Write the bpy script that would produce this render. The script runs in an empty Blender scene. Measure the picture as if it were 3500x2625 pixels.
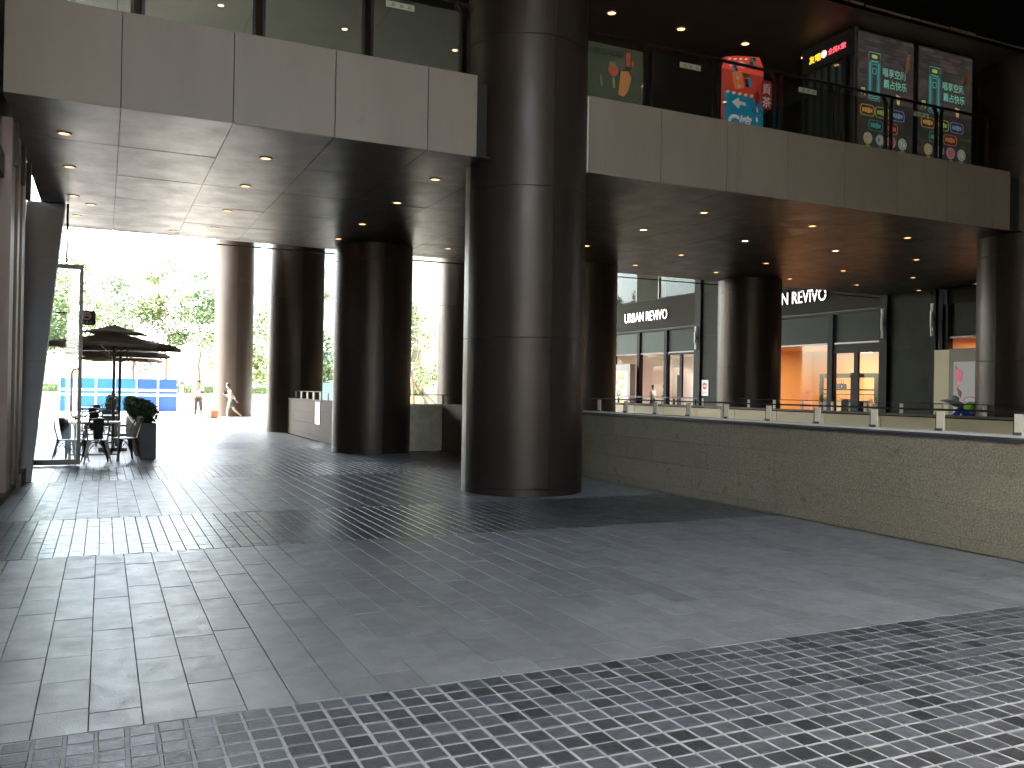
import bpy, bmesh, math, random
from mathutils import Vector, Matrix, Quaternion
random.seed(7)
PI = math.pi
S = bpy.context.scene
COL = S.collection

# ------------------------------------------------------------------ camera, world, sun, exposure
cam = bpy.data.cameras.new('camera')
cam.sensor_fit = 'HORIZONTAL'; cam.sensor_width = 36.0
cam.lens = 36.0 * 2989.07 / 3500.0
cam.clip_start = 0.05; cam.clip_end = 3000
co = bpy.data.objects.new('camera', cam); COL.objects.link(co)
yaw, pitch, roll = 0.437134713, 0.00634391577, 0.0163466226
f = Vector((math.sin(yaw)*math.cos(pitch), math.cos(yaw)*math.cos(pitch), math.sin(pitch)))
r = Vector((math.cos(yaw), -math.sin(yaw), 0)); u = r.cross(f)
r2 = r*math.cos(roll) + u*math.sin(roll); u2 = u*math.cos(roll) - r*math.sin(roll)
M = Matrix((r2, u2, -f)).transposed().to_4x4()
M.translation = Vector((0, 0, 1.55))
co.matrix_world = M
S.camera = co

SUN_TO = Vector((-0.30, 0.26, 0.92)).normalized()
W = bpy.data.worlds.new('World'); S.world = W; W.use_nodes = True
wn = W.node_tree; wn.nodes.clear()
sky = wn.nodes.new('ShaderNodeTexSky'); sky.sky_type = 'NISHITA'; sky.sun_disc = False
sky.sun_elevation = math.asin(SUN_TO.z)
sky.sun_rotation = math.atan2(SUN_TO.x, SUN_TO.y)
sky.air_density = 0.6; sky.dust_density = 5.0; sky.ozone_density = 0.2
bg = wn.nodes.new('ShaderNodeBackground'); bg.inputs['Strength'].default_value = 0.15
wo = wn.nodes.new('ShaderNodeOutputWorld')
wb = wn.nodes.new('ShaderNodeMix'); wb.data_type = 'RGBA'; wb.blend_type = 'MULTIPLY'; wb.inputs[0].default_value = 1.0
wb.inputs[7].default_value = (0.96, 0.97, 0.84, 1)      # the camera's white balance
wn.links.new(sky.outputs[0], wb.inputs[6]); wn.links.new(wb.outputs[2], bg.inputs[0]); wn.links.new(bg.outputs[0], wo.inputs[0])
sl = bpy.data.lights.new('sun', 'SUN'); sl.energy = 2.2; sl.angle = math.radians(0.6); sl.color = (1.0, 0.95, 0.88)
so = bpy.data.objects.new('sun', sl); COL.objects.link(so)
so.rotation_euler = SUN_TO.to_track_quat('Z', 'Y').to_euler(); so.location = (-10, -10, 40)
S.view_settings.view_transform = 'Standard'; S.view_settings.look = 'None'
S.view_settings.exposure = 5.5; S.view_settings.gamma = 1.0; S.view_settings.use_curve_mapping = False
S.render.engine = 'CYCLES'
S.cycles.max_bounces = 8; S.cycles.diffuse_bounces = 5; S.cycles.glossy_bounces = 4
S.cycles.transmission_bounces = 6; S.cycles.transparent_max_bounces = 12
S.cycles.caustics_reflective = False; S.cycles.caustics_refractive = False
S.cycles.sample_clamp_indirect = 6.0

# ------------------------------------------------------------------ materials
MATS = {}
def mat(name, col=(0.5,0.5,0.5), rough=0.6, metal=0.0, var=0.0, vscale=4.0, bump=0.0, bscale=60.0, piece=0.0,
        rvar=0.0, emit=None, estr=0.0, stretch=None, spec=0.5, stains=None, coat=0.0, local=False):
    m = bpy.data.materials.new(name); m.use_nodes = True
    nt = m.node_tree; N = nt.nodes; L = nt.links
    b = N['Principled BSDF']
    b.inputs['Roughness'].default_value = rough; b.inputs['Metallic'].default_value = metal
    b.inputs['Specular IOR Level'].default_value = spec
    b.inputs['Coat Weight'].default_value = coat
    b.inputs['Base Color'].default_value = (*col, 1)
    if emit:
        b.inputs['Emission Color'].default_value = (*emit, 1); b.inputs['Emission Strength'].default_value = estr
    if not (var or bump or piece or rvar or stains):
        MATS[name] = m; return m
    if local:
        tc = N.new('ShaderNodeTexCoord'); vec = tc.outputs['Object']
    else:
        geo = N.new('ShaderNodeNewGeometry'); vec = geo.outputs['Position']
    if stretch:
        mp = N.new('ShaderNodeMapping'); mp.inputs['Scale'].default_value = stretch
        L.new(vec, mp.inputs[0]); vec = mp.outputs[0]
    c = None
    val = None
    if var or rvar:
        n = N.new('ShaderNodeTexNoise'); n.inputs['Scale'].default_value = vscale; n.inputs['Detail'].default_value = 6
        n.inputs['Roughness'].default_value = 0.62
        L.new(vec, n.inputs['Vector']); val = n.outputs['Fac']
    hs = N.new('ShaderNodeHueSaturation'); hs.inputs['Color'].default_value = (*col, 1)
    last = None
    if var:
        mr = N.new('ShaderNodeMapRange'); mr.inputs[1].default_value = 0.25; mr.inputs[2].default_value = 0.75
        mr.inputs[3].default_value = 1 - var; mr.inputs[4].default_value = 1 + var
        L.new(val, mr.inputs[0]); last = mr.outputs[0]
    if piece:
        oi = N.new('ShaderNodeObjectInfo'); g2 = N.new('ShaderNodeNewGeometry')
        ad = N.new('ShaderNodeMath'); ad.operation = 'ADD'; L.new(oi.outputs['Random'], ad.inputs[0]); L.new(g2.outputs['Random Per Island'], ad.inputs[1])
        fr = N.new('ShaderNodeMath'); fr.operation = 'FRACT'; L.new(ad.outputs[0], fr.inputs[0])
        pw = N.new('ShaderNodeMath'); pw.operation = 'POWER'; pw.inputs[1].default_value = 0.8; L.new(fr.outputs[0], pw.inputs[0])
        m2 = N.new('ShaderNodeMapRange'); m2.inputs[3].default_value = 1 - piece; m2.inputs[4].default_value = 1 + piece*0.7
        L.new(pw.outputs[0], m2.inputs[0])
        if last:
            mu = N.new('ShaderNodeMath'); mu.operation = 'MULTIPLY'; L.new(last, mu.inputs[0]); L.new(m2.outputs[0], mu.inputs[1]); last = mu.outputs[0]
        else: last = m2.outputs[0]
    if last: L.new(last, hs.inputs['Value'])
    cout = hs.outputs[0]
    if stains:
        scol, sscale, thr = stains
        n3 = N.new('ShaderNodeTexNoise'); n3.inputs['Scale'].default_value = sscale; n3.inputs['Detail'].default_value = 8; n3.inputs['Roughness'].default_value = 0.7
        L.new(vec, n3.inputs['Vector'])
        rp = N.new('ShaderNodeMapRange'); rp.inputs[1].default_value = thr; rp.inputs[2].default_value = thr + 0.09
        L.new(n3.outputs['Fac'], rp.inputs[0])
        mx = N.new('ShaderNodeMix'); mx.data_type = 'RGBA'
        L.new(rp.outputs[0], mx.inputs[0]); L.new(cout, mx.inputs[6]); mx.inputs[7].default_value = (*scol, 1)
        cout = mx.outputs[2]
    L.new(cout, b.inputs['Base Color'])
    if rvar:
        n4 = N.new('ShaderNodeTexNoise'); n4.inputs['Scale'].default_value = vscale*1.7; n4.inputs['Detail'].default_value = 7; n4.inputs['Roughness'].default_value = 0.7
        L.new(vec, n4.inputs['Vector'])
        mr = N.new('ShaderNodeMapRange'); mr.inputs[1].default_value = 0.3; mr.inputs[2].default_value = 0.7
        mr.inputs[3].default_value = max(0.02, rough - rvar); mr.inputs[4].default_value = rough + rvar
        L.new(n4.outputs['Fac'], mr.inputs[0]); L.new(mr.outputs[0], b.inputs['Roughness'])
    if bump:
        n2 = N.new('ShaderNodeTexNoise'); n2.inputs['Scale'].default_value = bscale; n2.inputs['Detail'].default_value = 5
        L.new(vec, n2.inputs['Vector'])
        bp = N.new('ShaderNodeBump'); bp.inputs['Strength'].default_value = bump; bp.inputs['Distance'].default_value = 0.01
        L.new(n2.outputs['Fac'], bp.inputs['Height']); L.new(bp.outputs[0], b.inputs['Normal'])
    MATS[name] = m
    return m

def glass(name, tint=(0.9,0.95,0.93), refl=0.12, rough=0.02):
    m = bpy.data.materials.new(name); m.use_nodes = True
    nt = m.node_tree; N = nt.nodes; L = nt.links; N.clear()
    o = N.new('ShaderNodeOutputMaterial'); mx = N.new('ShaderNodeMixShader')
    t = N.new('ShaderNodeBsdfTransparent'); t.inputs[0].default_value = (*tint, 1)
    g = N.new('ShaderNodeBsdfGlossy'); g.inputs['Roughness'].default_value = rough; g.inputs[0].default_value = (0.9,0.95,0.95,1)
    gn = N.new('ShaderNodeNewGeometry'); dp = N.new('ShaderNodeVectorMath'); dp.operation = 'DOT_PRODUCT'
    L.new(gn.outputs['Normal'], dp.inputs[0]); L.new(gn.outputs['Incoming'], dp.inputs[1])
    def mth(op, a, b=None):
        n = N.new('ShaderNodeMath'); n.operation = op; n.use_clamp = op == 'ADD'
        for i, q in enumerate((a, b)):
            if q is None: continue
            if isinstance(q, (int, float)): n.inputs[i].default_value = q
            else: L.new(q, n.inputs[i])
        return n.outputs[0]
    sc_ = mth('POWER', mth('SUBTRACT', 1.0, mth('ABSOLUTE', dp.outputs['Value'])), 5.0)     # Schlick reflectance of clear glass
    L.new(mth('ADD', mth('MULTIPLY', sc_, 0.9), 0.03+refl), mx.inputs[0])
    L.new(t.outputs[0], mx.inputs[1]); L.new(g.outputs[0], mx.inputs[2]); L.new(mx.outputs[0], o.inputs[0])
    MATS[name] = m; return m

mat('slab_stone', (0.185,0.187,0.187), 0.38, spec=0.42, var=0.20, vscale=3.2, bump=0.30, bscale=120, piece=0.18, rvar=0.11)
mat('cobble_stone', (0.060,0.062,0.068), 0.42, var=0.2, vscale=14, bump=0.25, bscale=60, piece=0.62, rvar=0.12)
mat('band_stone', (0.075,0.077,0.080), 0.34, spec=0.45, var=0.2, vscale=12, bump=0.16, bscale=60, piece=0.5, rvar=0.12)
mat('grout', (0.29,0.29,0.28), 0.8, var=0.25, vscale=15, bump=0.3)
mat('grout_dark', (0.035,0.035,0.035), 1.0, spec=0.0, var=0.2, vscale=15)
mat('plaza', (0.17,0.165,0.16), 0.55, var=0.15, vscale=1.5, bump=0.2, bscale=20)
mat('asphalt', (0.05,0.05,0.052), 0.85, var=0.2, vscale=2)
mat('granite', (0.25,0.218,0.148), 0.8, spec=0.3, var=0.6, vscale=62, bump=0.4, bscale=90, piece=0.08, stains=((0.15,0.13,0.085), 4.5, 0.60))
mat('limestone', (0.66,0.58,0.42), 0.75, var=0.18, vscale=6, bump=0.3, piece=0.10, stains=((0.45,0.38,0.26), 3, 0.60))
mat('brown_granite', (0.13,0.09,0.055), 0.7, var=0.3, vscale=40, bump=0.3, piece=0.10)
mat('cream_panel', (0.70,0.60,0.36), 0.6, var=0.04, vscale=2, piece=0.04)
mat('coping_dark', (0.045,0.045,0.048), 0.5, var=0.2)
mat('coping_brown', (0.20,0.165,0.11), 0.7, var=0.3, vscale=10)
mat('channel_white', (0.82,0.79,0.70), 0.5)
mat('post_cream', (0.78,0.70,0.54), 0.5, var=0.05)
mat('rail_dark', (0.03,0.03,0.03), 0.4, metal=0.6)
mat('fascia_panel', (0.255,0.218,0.180), 0.55, var=0.09, vscale=2.2, piece=0.06, rvar=0.08, stretch=(1,1,0.22), stains=((0.20,0.17,0.138), 1.6, 0.62))
mat('soffit_metal', (0.075,0.068,0.058), 0.38, metal=0.85, var=0.14, vscale=1.1, piece=0.08, rvar=0.07, stretch=(1,1,1))
mat('gallery_ceiling', (0.105,0.085,0.065), 0.5, metal=0.3, var=0.1, vscale=1.5)
mat('atrium_ceiling', (0.30,0.30,0.26), 0.5, metal=0.2, var=0.12, vscale=1.2, piece=0.05)
mat('column_metal', (0.066,0.052,0.042), 0.42, metal=0.7, var=0.10, vscale=1.8, piece=0.05, rvar=0.06, stretch=(1,1,0.5))
mat('seam_dark', (0.012,0.011,0.010), 0.6)
mat('dark_void', (0.02,0.018,0.016), 0.8)
mat('frame_dark', (0.010,0.010,0.009), 0.6, spec=0.15)
mat('frame_bronze', (0.03,0.024,0.02), 0.35, metal=0.6)
mat('frame_grey', (0.12,0.115,0.105), 0.4, metal=0.5)
mat('stone_dark', (0.046,0.049,0.038), 0.8, spec=0.12, var=0.16, vscale=2.5, piece=0.08, bump=0.15, stains=((0.014,0.015,0.012), 1.6, 0.64))
mat('sign_band', (0.032,0.031,0.025), 0.8, spec=0.12, var=0.08, vscale=1.5)
mat('transom_light', (0.085,0.098,0.085), 0.7, spec=0.2, var=0.05, vscale=1)
mat('transom_dark', (0.036,0.041,0.035), 0.7, spec=0.2, var=0.08, vscale=1)
mat('neon_white', (0.9,0.9,0.85), 0.4, emit=(1,0.98,0.9), estr=0.06)
mat('letter_side', (0.45,0.46,0.46), 0.25, metal=0.8)
mat('lamp_tube', (0.8,0.78,0.74), 0.35, metal=0.3)
mat('light_lens', (1,0.7,0.4), 0.4, emit=(1,0.50,0.20), estr=0.12)
mat('light_hot', (1,0.8,0.6), 0.4, emit=(1,0.72,0.42), estr=0.28)
mat('light_trim', (0.25,0.14,0.07), 0.35, metal=0.6)
mat('wall_orange', (0.70,0.44,0.24), 0.7, var=0.06, vscale=0.8)
mat('reflection_tan', (0.14,0.11,0.08), 0.8, var=0.6, vscale=1.2)
mat('wall_white', (0.78,0.70,0.66), 0.7)
mat('floor_shop', (0.35,0.28,0.2), 0.4)
mat('cloth_white', (0.75,0.74,0.72), 0.85)
mat('cloth_black', (0.015,0.015,0.015), 0.9)
mat('cloth_grey', (0.22,0.22,0.22), 0.9)
mat('cloth_gold', (0.75,0.5,0.2), 0.5)
mat('cloth_maroon', (0.12,0.02,0.02), 0.6)
mat('trousers', (0.05,0.045,0.05), 0.9)
mat('skirt_grey', (0.07,0.085,0.11), 0.9)
mat('skin', (0.45,0.27,0.18), 0.6)
mat('skin_dark', (0.22,0.12,0.07), 0.6)
mat('hair', (0.015,0.012,0.012), 0.5)
mat('mannequin_black', (0.01,0.01,0.011), 0.3)
mat('vest_green', (0.35,0.9,0.10), 0.7)
mat('blue_cloth', (0.03,0.06,0.45), 0.8)
mat('hat_straw', (0.36,0.37,0.36), 0.8)
mat('vest_grey', (0.45,0.45,0.40), 0.5)
mat('pink_frame', (0.30,0.225,0.20), 0.5, metal=0.2, var=0.06, vscale=2)
mat('pillar_grey', (0.46,0.48,0.52), 0.45, metal=0.4, var=0.08, vscale=1.5, rvar=0.06)
mat('plinth_stone', (0.20,0.18,0.16), 0.7, var=0.2, vscale=12, bump=0.3)
mat('beam_dark', (0.03,0.025,0.024), 0.5)
mat('panel_light', (0.42,0.39,0.37), 0.6, var=0.05)
mat('brass', (0.75,0.50,0.15), 0.25, metal=1.0)
mat('umbrella_cloth', (0.22,0.185,0.13), 0.85, var=0.08, vscale=3)
mat('pole_metal', (0.08,0.075,0.07), 0.4, metal=0.7)
mat('steel', (0.16,0.15,0.14), 0.28, metal=1.0, var=0.1, vscale=8)
mat('gun_metal', (0.10,0.09,0.085), 0.3, metal=0.9)
mat('table_top', (0.22,0.21,0.20), 0.4, var=0.1, vscale=5)
mat('planter_box', (0.055,0.058,0.068), 0.5, var=0.18, vscale=5)
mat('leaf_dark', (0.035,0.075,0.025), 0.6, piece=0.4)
mat('leaf_painted_sunlit', (0.12,0.26,0.04), 0.6, piece=0.35)  # lit copy of the shrub leaves: sunshine put into their colour
mat('leaf_tree', (0.12,0.17,0.065), 0.7, piece=0.4)
mat('leaf_tree_cool', (0.10,0.16,0.075), 0.7, piece=0.4)
mat('bark', (0.16,0.12,0.09), 0.9, var=0.2, vscale=8)
mat('fence_blue', (0.002,0.045,0.20), 0.45, var=0.06, vscale=1.5)
mat('fence_cyan', (0.003,0.09,0.24), 0.45, var=0.08, vscale=1.5)
mat('fence_white', (0.7,0.72,0.72), 0.5)
mat('stripe_yellow', (0.75,0.62,0.05), 0.6)
mat('cone_red', (0.65,0.08,0.04), 0.5)
mat('bag_green', (0.08,0.36,0.16), 0.7)
mat('bag_brown', (0.28,0.11,0.06), 0.8)
mat('planter_wall', (0.45,0.37,0.26), 0.8, var=0.12, vscale=4)
mat('far_building', (0.62,0.62,0.60), 0.8)
mat('far_window', (0.16,0.19,0.22), 0.3)
mat('paint_black', (0.02,0.02,0.022), 0.5)
mat('logo_pink', (0.62,0.45,0.42), 0.6)
mat('board_grey', (0.30,0.28,0.23), 0.7, var=0.06, vscale=2)
mat('print_white', (0.55,0.53,0.47), 0.6)
mat('print_green', (0.03,0.16,0.08), 0.6)
mat('print_red', (0.60,0.05,0.04), 0.6)
mat('print_brownred', (0.38,0.14,0.08), 0.6)
mat('print_bread', (0.50,0.25,0.11), 0.6)
mat('print_olive', (0.16,0.15,0.06), 0.6)
mat('print_yellow', (0.62,0.40,0.08), 0.6)
mat('sign_white', (0.7,0.69,0.66), 0.5)
mat('standee_red', (0.80,0.09,0.06), 0.5, emit=(0.8,0.08,0.05), estr=0.006)  # standee colours with emission glow a little, though no lamp is there
mat('standee_blue', (0.02,0.30,0.55), 0.5, emit=(0.02,0.3,0.55), estr=0.006)
mat('standee_orange', (0.90,0.30,0.10), 0.5, emit=(0.9,0.3,0.1), estr=0.006)
mat('standee_pink', (0.90,0.50,0.42), 0.5, emit=(0.9,0.5,0.4), estr=0.006)
mat('standee_white', (0.85,0.80,0.75), 0.5, emit=(0.85,0.8,0.75), estr=0.006)
mat('standee_green', (0.25,0.45,0.10), 0.5)
mat('standee_navy', (0.02,0.08,0.35), 0.5)
mat('seal_red', (0.33,0.02,0.02), 0.5)
mat('decal_dark', (0.03,0.03,0.03), 0.6)
mat('decal_rose', (0.50,0.10,0.06), 0.6)
mat('decal_orange', (0.55,0.24,0.08), 0.6)
mat('decal_olive', (0.25,0.24,0.08), 0.6)
mat('film_pale', (0.38,0.40,0.32), 0.5)
for n_, c_ in dict(teal=(0.08,0.42,0.38), teal_pale=(0.22,0.62,0.48), amber=(0.85,0.42,0.09), lime=(0.45,0.62,0.14), sky=(0.25,0.38,0.72),
                   cyan=(0.05,0.30,0.34), coral=(0.80,0.20,0.09), yellow=(0.62,0.45,0.14), azure=(0.10,0.26,0.42), rose=(0.62,0.14,0.22), pale=(0.5,0.55,0.5), flame=(0.9,0.38,0.06)).items():
    mat('print_'+n_, c_, 0.6, emit=c_, estr=0.008)  # these prints glow faintly by themselves, no lamp in them
mat('poster_ground', (0.050,0.043,0.038), 0.7, emit=(0.05,0.043,0.038), estr=0.10)  # poster ground is given a glow too
mat('neon_yellow', (1,0.7,0.05), 0.5, emit=(1,0.55,0.03), estr=0.045)
mat('neon_red', (1,0.1,0.1), 0.5, emit=(1,0.09,0.12), estr=0.045)
mat('neon_pink', (1,0.7,0.7), 0.5, emit=(1,0.45,0.45), estr=0.045)
mat('black_matt', (0.004,0.0035,0.003), 0.9, spec=0.05)
mat('booth_black', (0.012,0.012,0.013), 0.5)
mat('booth_curtain', (0.06,0.09,0.09), 0.7)
mat('bin_blue', (0.2,0.45,0.6), 0.5)
mat('orange_board', (0.55,0.18,0.05), 0.6)
glass('glass_clear', (0.93,0.96,0.95), 0.02)
glass('glass_dim', (0.55,0.6,0.6), -0.025)
glass('glass_shop', (0.95,0.95,0.93), -0.01)
glass('glass_rail', (0.62,0.66,0.60), 0.22, 0.015)
glass('glass_rail_clear', (0.80,0.82,0.78), 0.03, 0.015)
glass('glass_film', (0.30,0.33,0.28), 0.22, 0.12)
glass('glass_mirror', (0.25,0.28,0.28), 0.55, 0.01)

def poster_brick():
    m = bpy.data.materials.new('poster_brick'); m.use_nodes = True
    nt = m.node_tree; N = nt.nodes; L = nt.links; b = N['Principled BSDF']
    g = N.new('ShaderNodeNewGeometry'); mp = N.new('ShaderNodeMapping'); mp.inputs['Rotation'].default_value = (PI/2, 0, 0)
    L.new(g.outputs['Position'], mp.inputs[0])
    br = N.new('ShaderNodeTexBrick'); br.inputs['Scale'].default_value = 4.6; br.inputs['Color1'].default_value = (0.030,0.024,0.021,1)
    br.inputs['Color2'].default_value = (0.014,0.013,0.012,1); br.inputs['Mortar'].default_value = (0.004,0.004,0.004,1); br.inputs['Mortar Size'].default_value = 0.016
    br.inputs['Brick Width'].default_value = 0.8; br.inputs['Row Height'].default_value = 0.36
    L.new(mp.outputs[0], br.inputs['Vector'])
    n = N.new('ShaderNodeTexNoise'); n.inputs['Scale'].default_value = 1.8; L.new(g.outputs['Position'], n.inputs['Vector'])
    mx = N.new('ShaderNodeMix'); mx.data_type = 'RGBA'; mx.blend_type = 'MULTIPLY'; mx.inputs[0].default_value = 0.6
    L.new(br.outputs[0], mx.inputs[6]); L.new(n.outputs['Color'], mx.inputs[7]); L.new(mx.outputs[2], b.inputs['Base Color'])
    L.new(mx.outputs[2], b.inputs['Emission Color']); b.inputs['Emission Strength'].default_value = 0.05  # brick print glows a little without any lamp
    b.inputs['Roughness'].default_value = 0.7; MATS['poster_brick'] = m
poster_brick()

# ------------------------------------------------------------------ mesh builder
class MB:
    def __init__(s): s.v = []; s.f = []
    def add(s, vs, fs):
        o = len(s.v); s.v += [tuple(p) for p in vs]; s.f += [tuple(i+o for i in q) for q in fs]; return s
    def box(s, x0, x1, y0, y1, z0, z1):
        return s.add([(x0,y0,z0),(x1,y0,z0),(x1,y1,z0),(x0,y1,z0),(x0,y0,z1),(x1,y0,z1),(x1,y1,z1),(x0,y1,z1)],
              [(0,3,2,1),(4,5,6,7),(0,1,5,4),(1,2,6,5),(2,3,7,6),(3,0,4,7)])
    def cbox(s, x0, x1, y0, y1, z0, z1, c=0.004):      # box with chamfered top edges
        return s.add([(x0,y0,z0),(x1,y0,z0),(x1,y1,z0),(x0,y1,z0),(x0,y0,z1-c),(x1,y0,z1-c),(x1,y1,z1-c),(x0,y1,z1-c),
              (x0+c,y0+c,z1),(x1-c,y0+c,z1),(x1-c,y1-c,z1),(x0+c,y1-c,z1)],
              [(0,1,5,4),(1,2,6,5),(2,3,7,6),(3,0,4,7),(4,5,9,8),(5,6,10,9),(6,7,11,10),(7,4,8,11),(8,9,10,11)])
    def tube(s, pts, rad, n=8, cap=True):
        pts = [Vector(p) for p in pts]; rs = rad if isinstance(rad, (list, tuple)) else [rad]*len(pts)
        rings = []; up = None
        for i, p in enumerate(pts):
            d = (pts[min(i+1,len(pts)-1)] - pts[max(i-1,0)]).normalized()
            a = Vector((0,0,1)) if abs(d.z) < 0.9 else Vector((1,0,0))
            if up is not None: a = up
            x = d.cross(a).normalized(); y = x.cross(d).normalized(); up = y if up is None else y
            rings.append([p + (x*math.cos(2*PI*k/n) + y*math.sin(2*PI*k/n))*rs[i] for k in range(n)])
        vs = [q for rg in rings for q in rg]; fs = []
        for i in range(len(pts)-1):
            for k in range(n):
                fs.append((i*n+k, i*n+(k+1)%n, (i+1)*n+(k+1)%n, (i+1)*n+k))
        if cap: fs.append(tuple(reversed(range(n)))); fs.append(tuple((len(pts)-1)*n+k for k in range(n)))
        return s.add(vs, fs)
    def lathe(s, prof, n=24, c=(0,0,0), cap=True):
        vs = []; fs = []
        for (rr, zz) in prof:
            for k in range(n): vs.append((c[0]+rr*math.cos(2*PI*k/n), c[1]+rr*math.sin(2*PI*k/n), c[2]+zz))
        for i in range(len(prof)-1):
            for k in range(n): fs.append((i*n+k, i*n+(k+1)%n, (i+1)*n+(k+1)%n, (i+1)*n+k))
        if cap: fs.append(tuple(reversed(range(n)))); fs.append(tuple((len(prof)-1)*n+k for k in range(n)))
        return s.add(vs, fs)
    def prism(s, pts, off):   # polygon (3d points) extruded by vector off
        n = len(pts); off = Vector(off); a = [Vector(p) for p in pts]; b = [p+off for p in a]
        fs = [tuple(reversed(range(n))), tuple(n+k for k in range(n))] + [(k,(k+1)%n,n+(k+1)%n,n+k) for k in range(n)]
        return s.add(a+b, fs)
    def shift(s, d):
        s.v = [(a+d[0], b+d[1], c+d[2]) for a,b,c in s.v]; return s
    def rotz(s, ang, c=(0,0)):
        ca, sa = math.cos(ang), math.sin(ang)
        s.v = [(c[0]+(a-c[0])*ca-(b-c[1])*sa, c[1]+(a-c[0])*sa+(b-c[1])*ca, z) for a,b,z in s.v]; return s
    def mesh(s, name, m, smooth=False):
        me = bpy.data.meshes.new(name); me.from_pydata(s.v, [], s.f)
        if m: me.materials.append(MATS[m])
        bm = bmesh.new(); bm.from_mesh(me); bmesh.ops.recalc_face_normals(bm, faces=bm.faces); bm.to_mesh(me); bm.free()
        if smooth:
            for p in me.polygons: p.use_smooth = True
            try: me.set_sharp_from_angle(angle=math.radians(40))
            except Exception: pass
        return me
    def build(s, name, m, parent=None, smooth=False):
        if parent is not None:
            l = world_loc(parent); s.v = [(a-l[0], b-l[1], c-l[2]) for a,b,c in s.v]
        return put(name, s.mesh(name, m, smooth), parent)

WL = {}
def world_loc(o):
    l = Vector((0,0,0))
    while o is not None: l += o.location; o = o.parent
    return l
def put(name, data, parent=None, loc=(0,0,0), rot=None):
    o = bpy.data.objects.new(name, data); COL.objects.link(o)
    if parent is not None: o.parent = parent
    o.location = loc
    if rot: o.rotation_euler = rot
    return o
def tag(o, label=None, cat=None, group=None, kind=None):
    if label: o['label'] = label
    if cat: o['category'] = cat
    if group: o['group'] = group
    if kind: o['kind'] = kind
    return o
def thing(name, label, cat, loc=(0,0,0), group=None):
    o = bpy.data.objects.new(name, None); COL.objects.link(o); o.location = loc; o.empty_display_size = 0.2
    return tag(o, label, cat, group)
def copy_tree(o, parent=None, loc=None):
    c = o.copy(); COL.objects.link(c); c.parent = parent
    if loc is not None: c.location = loc
    for ch in list(o.children): copy_tree(ch, c)
    return c
B = lambda *a: MB().box(*a)

def text_mesh(body, size, extrude=0.0, align='LEFT', bold=0.0, sx=1.0):
    cu = bpy.data.curves.new('text', 'FONT'); cu.body = body; cu.size = size; cu.extrude = extrude; cu.offset = bold
    cu.align_x = align; cu.resolution_u = 3
    o = bpy.data.objects.new('text', cu); COL.objects.link(o)
    bpy.context.view_layer.update()
    dg = bpy.context.evaluated_depsgraph_get()
    me = bpy.data.meshes.new_from_object(o.evaluated_get(dg)); bpy.data.objects.remove(o)
    for v in me.vertices: v.co.x *= sx
    return me
def maxx(me): return max(v.co.x for v in me.vertices)
LETTER = {}
def text(name, body, size, m, origin, uax, vax, parent, extrude=0.0, bold=0.0, align='LEFT', mirror=False, sx=1.0):
    """every letter is a piece of its own, set at the place it has in the word"""
    U = Vector(uax).normalized(); V = Vector(vax).normalized(); Nn = U.cross(V)
    o_ = Vector(origin) - (world_loc(parent) if parent else Vector((0,0,0)))
    for i, ch in enumerate(body):
        if ch == ' ': continue
        k = (body[:i+1], size, extrude, bold, sx)
        if k not in LETTER: LETTER[k] = maxx(text_mesh(*[body[:i+1], size, extrude, 'LEFT', bold, sx])) - maxx(text_mesh(ch, size, extrude, 'LEFT', bold, sx))
        off = LETTER[k]
        me = text_mesh(ch, size, extrude, 'LEFT', bold, sx); me.name = 'letter'
        for v in me.vertices:
            x, y, z = v.co; x += off
            if mirror: x = -x
            v.co = o_ + U*x + V*y + Nn*z
        me.materials.clear(); me.materials.append(MATS[m])
        put('letter' if name == 'lettering' else name, me, parent)

class Flat:   # flat prints on a plane: origin o, axes u, v, pushed out along n a little for every layer
    def __init__(s, o, u, v, parent):
        s.o = Vector(o); s.u = Vector(u); s.v = Vector(v); s.n = s.u.cross(s.v).normalized(); s.p = parent; s.k = 0
    def pt(s, x, y, d=0.0): return s.o + s.u*x + s.v*y + s.n*d
    def poly(s, name, pts, m, lift=None, thick=0.0015):
        s.k += 1; d = lift if lift is not None else 0.003 + 0.0012*(s.k % 6)
        mb = MB().prism([s.pt(x, y, d) for x, y in pts], s.n*thick)
        return mb.build(name, m, s.p)
    def ring(s, name, pts, w, m, lift=0.006):
        n = len(pts); cx = sum(p[0] for p in pts)/n; cy = sum(p[1] for p in pts)/n; mb = MB()
        inn = []
        for x, y in pts:
            L = math.hypot(x-cx, y-cy); k = max(0.0, (L-w)/L); inn.append((cx+(x-cx)*k, cy+(y-cy)*k))
        for i in range(n):
            j = (i+1) % n
            mb.prism([s.pt(*pts[i], lift), s.pt(*pts[j], lift), s.pt(*inn[j], lift), s.pt(*inn[i], lift)], s.n*0.0015)
        return mb.build(name, m, s.p)
    def lines(s, name, segs, w, m, lift=0.007):
        mb = MB()
        for (x0, y0, x1, y1) in segs:
            L = math.hypot(x1-x0, y1-y0) or 1; nx, ny = -(y1-y0)/L*w/2, (x1-x0)/L*w/2
            mb.prism([s.pt(x0+nx,y0+ny,lift), s.pt(x1+nx,y1+ny,lift), s.pt(x1-nx,y1-ny,lift), s.pt(x0-nx,y0-ny,lift)], s.n*0.0012)
        return mb.build(name, m, s.p)
def ell(cx, cy, a, b, n=20, ph=0): return [(cx+a*math.cos(2*PI*k/n+ph), cy+b*math.sin(2*PI*k/n+ph)) for k in range(n)]
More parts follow.
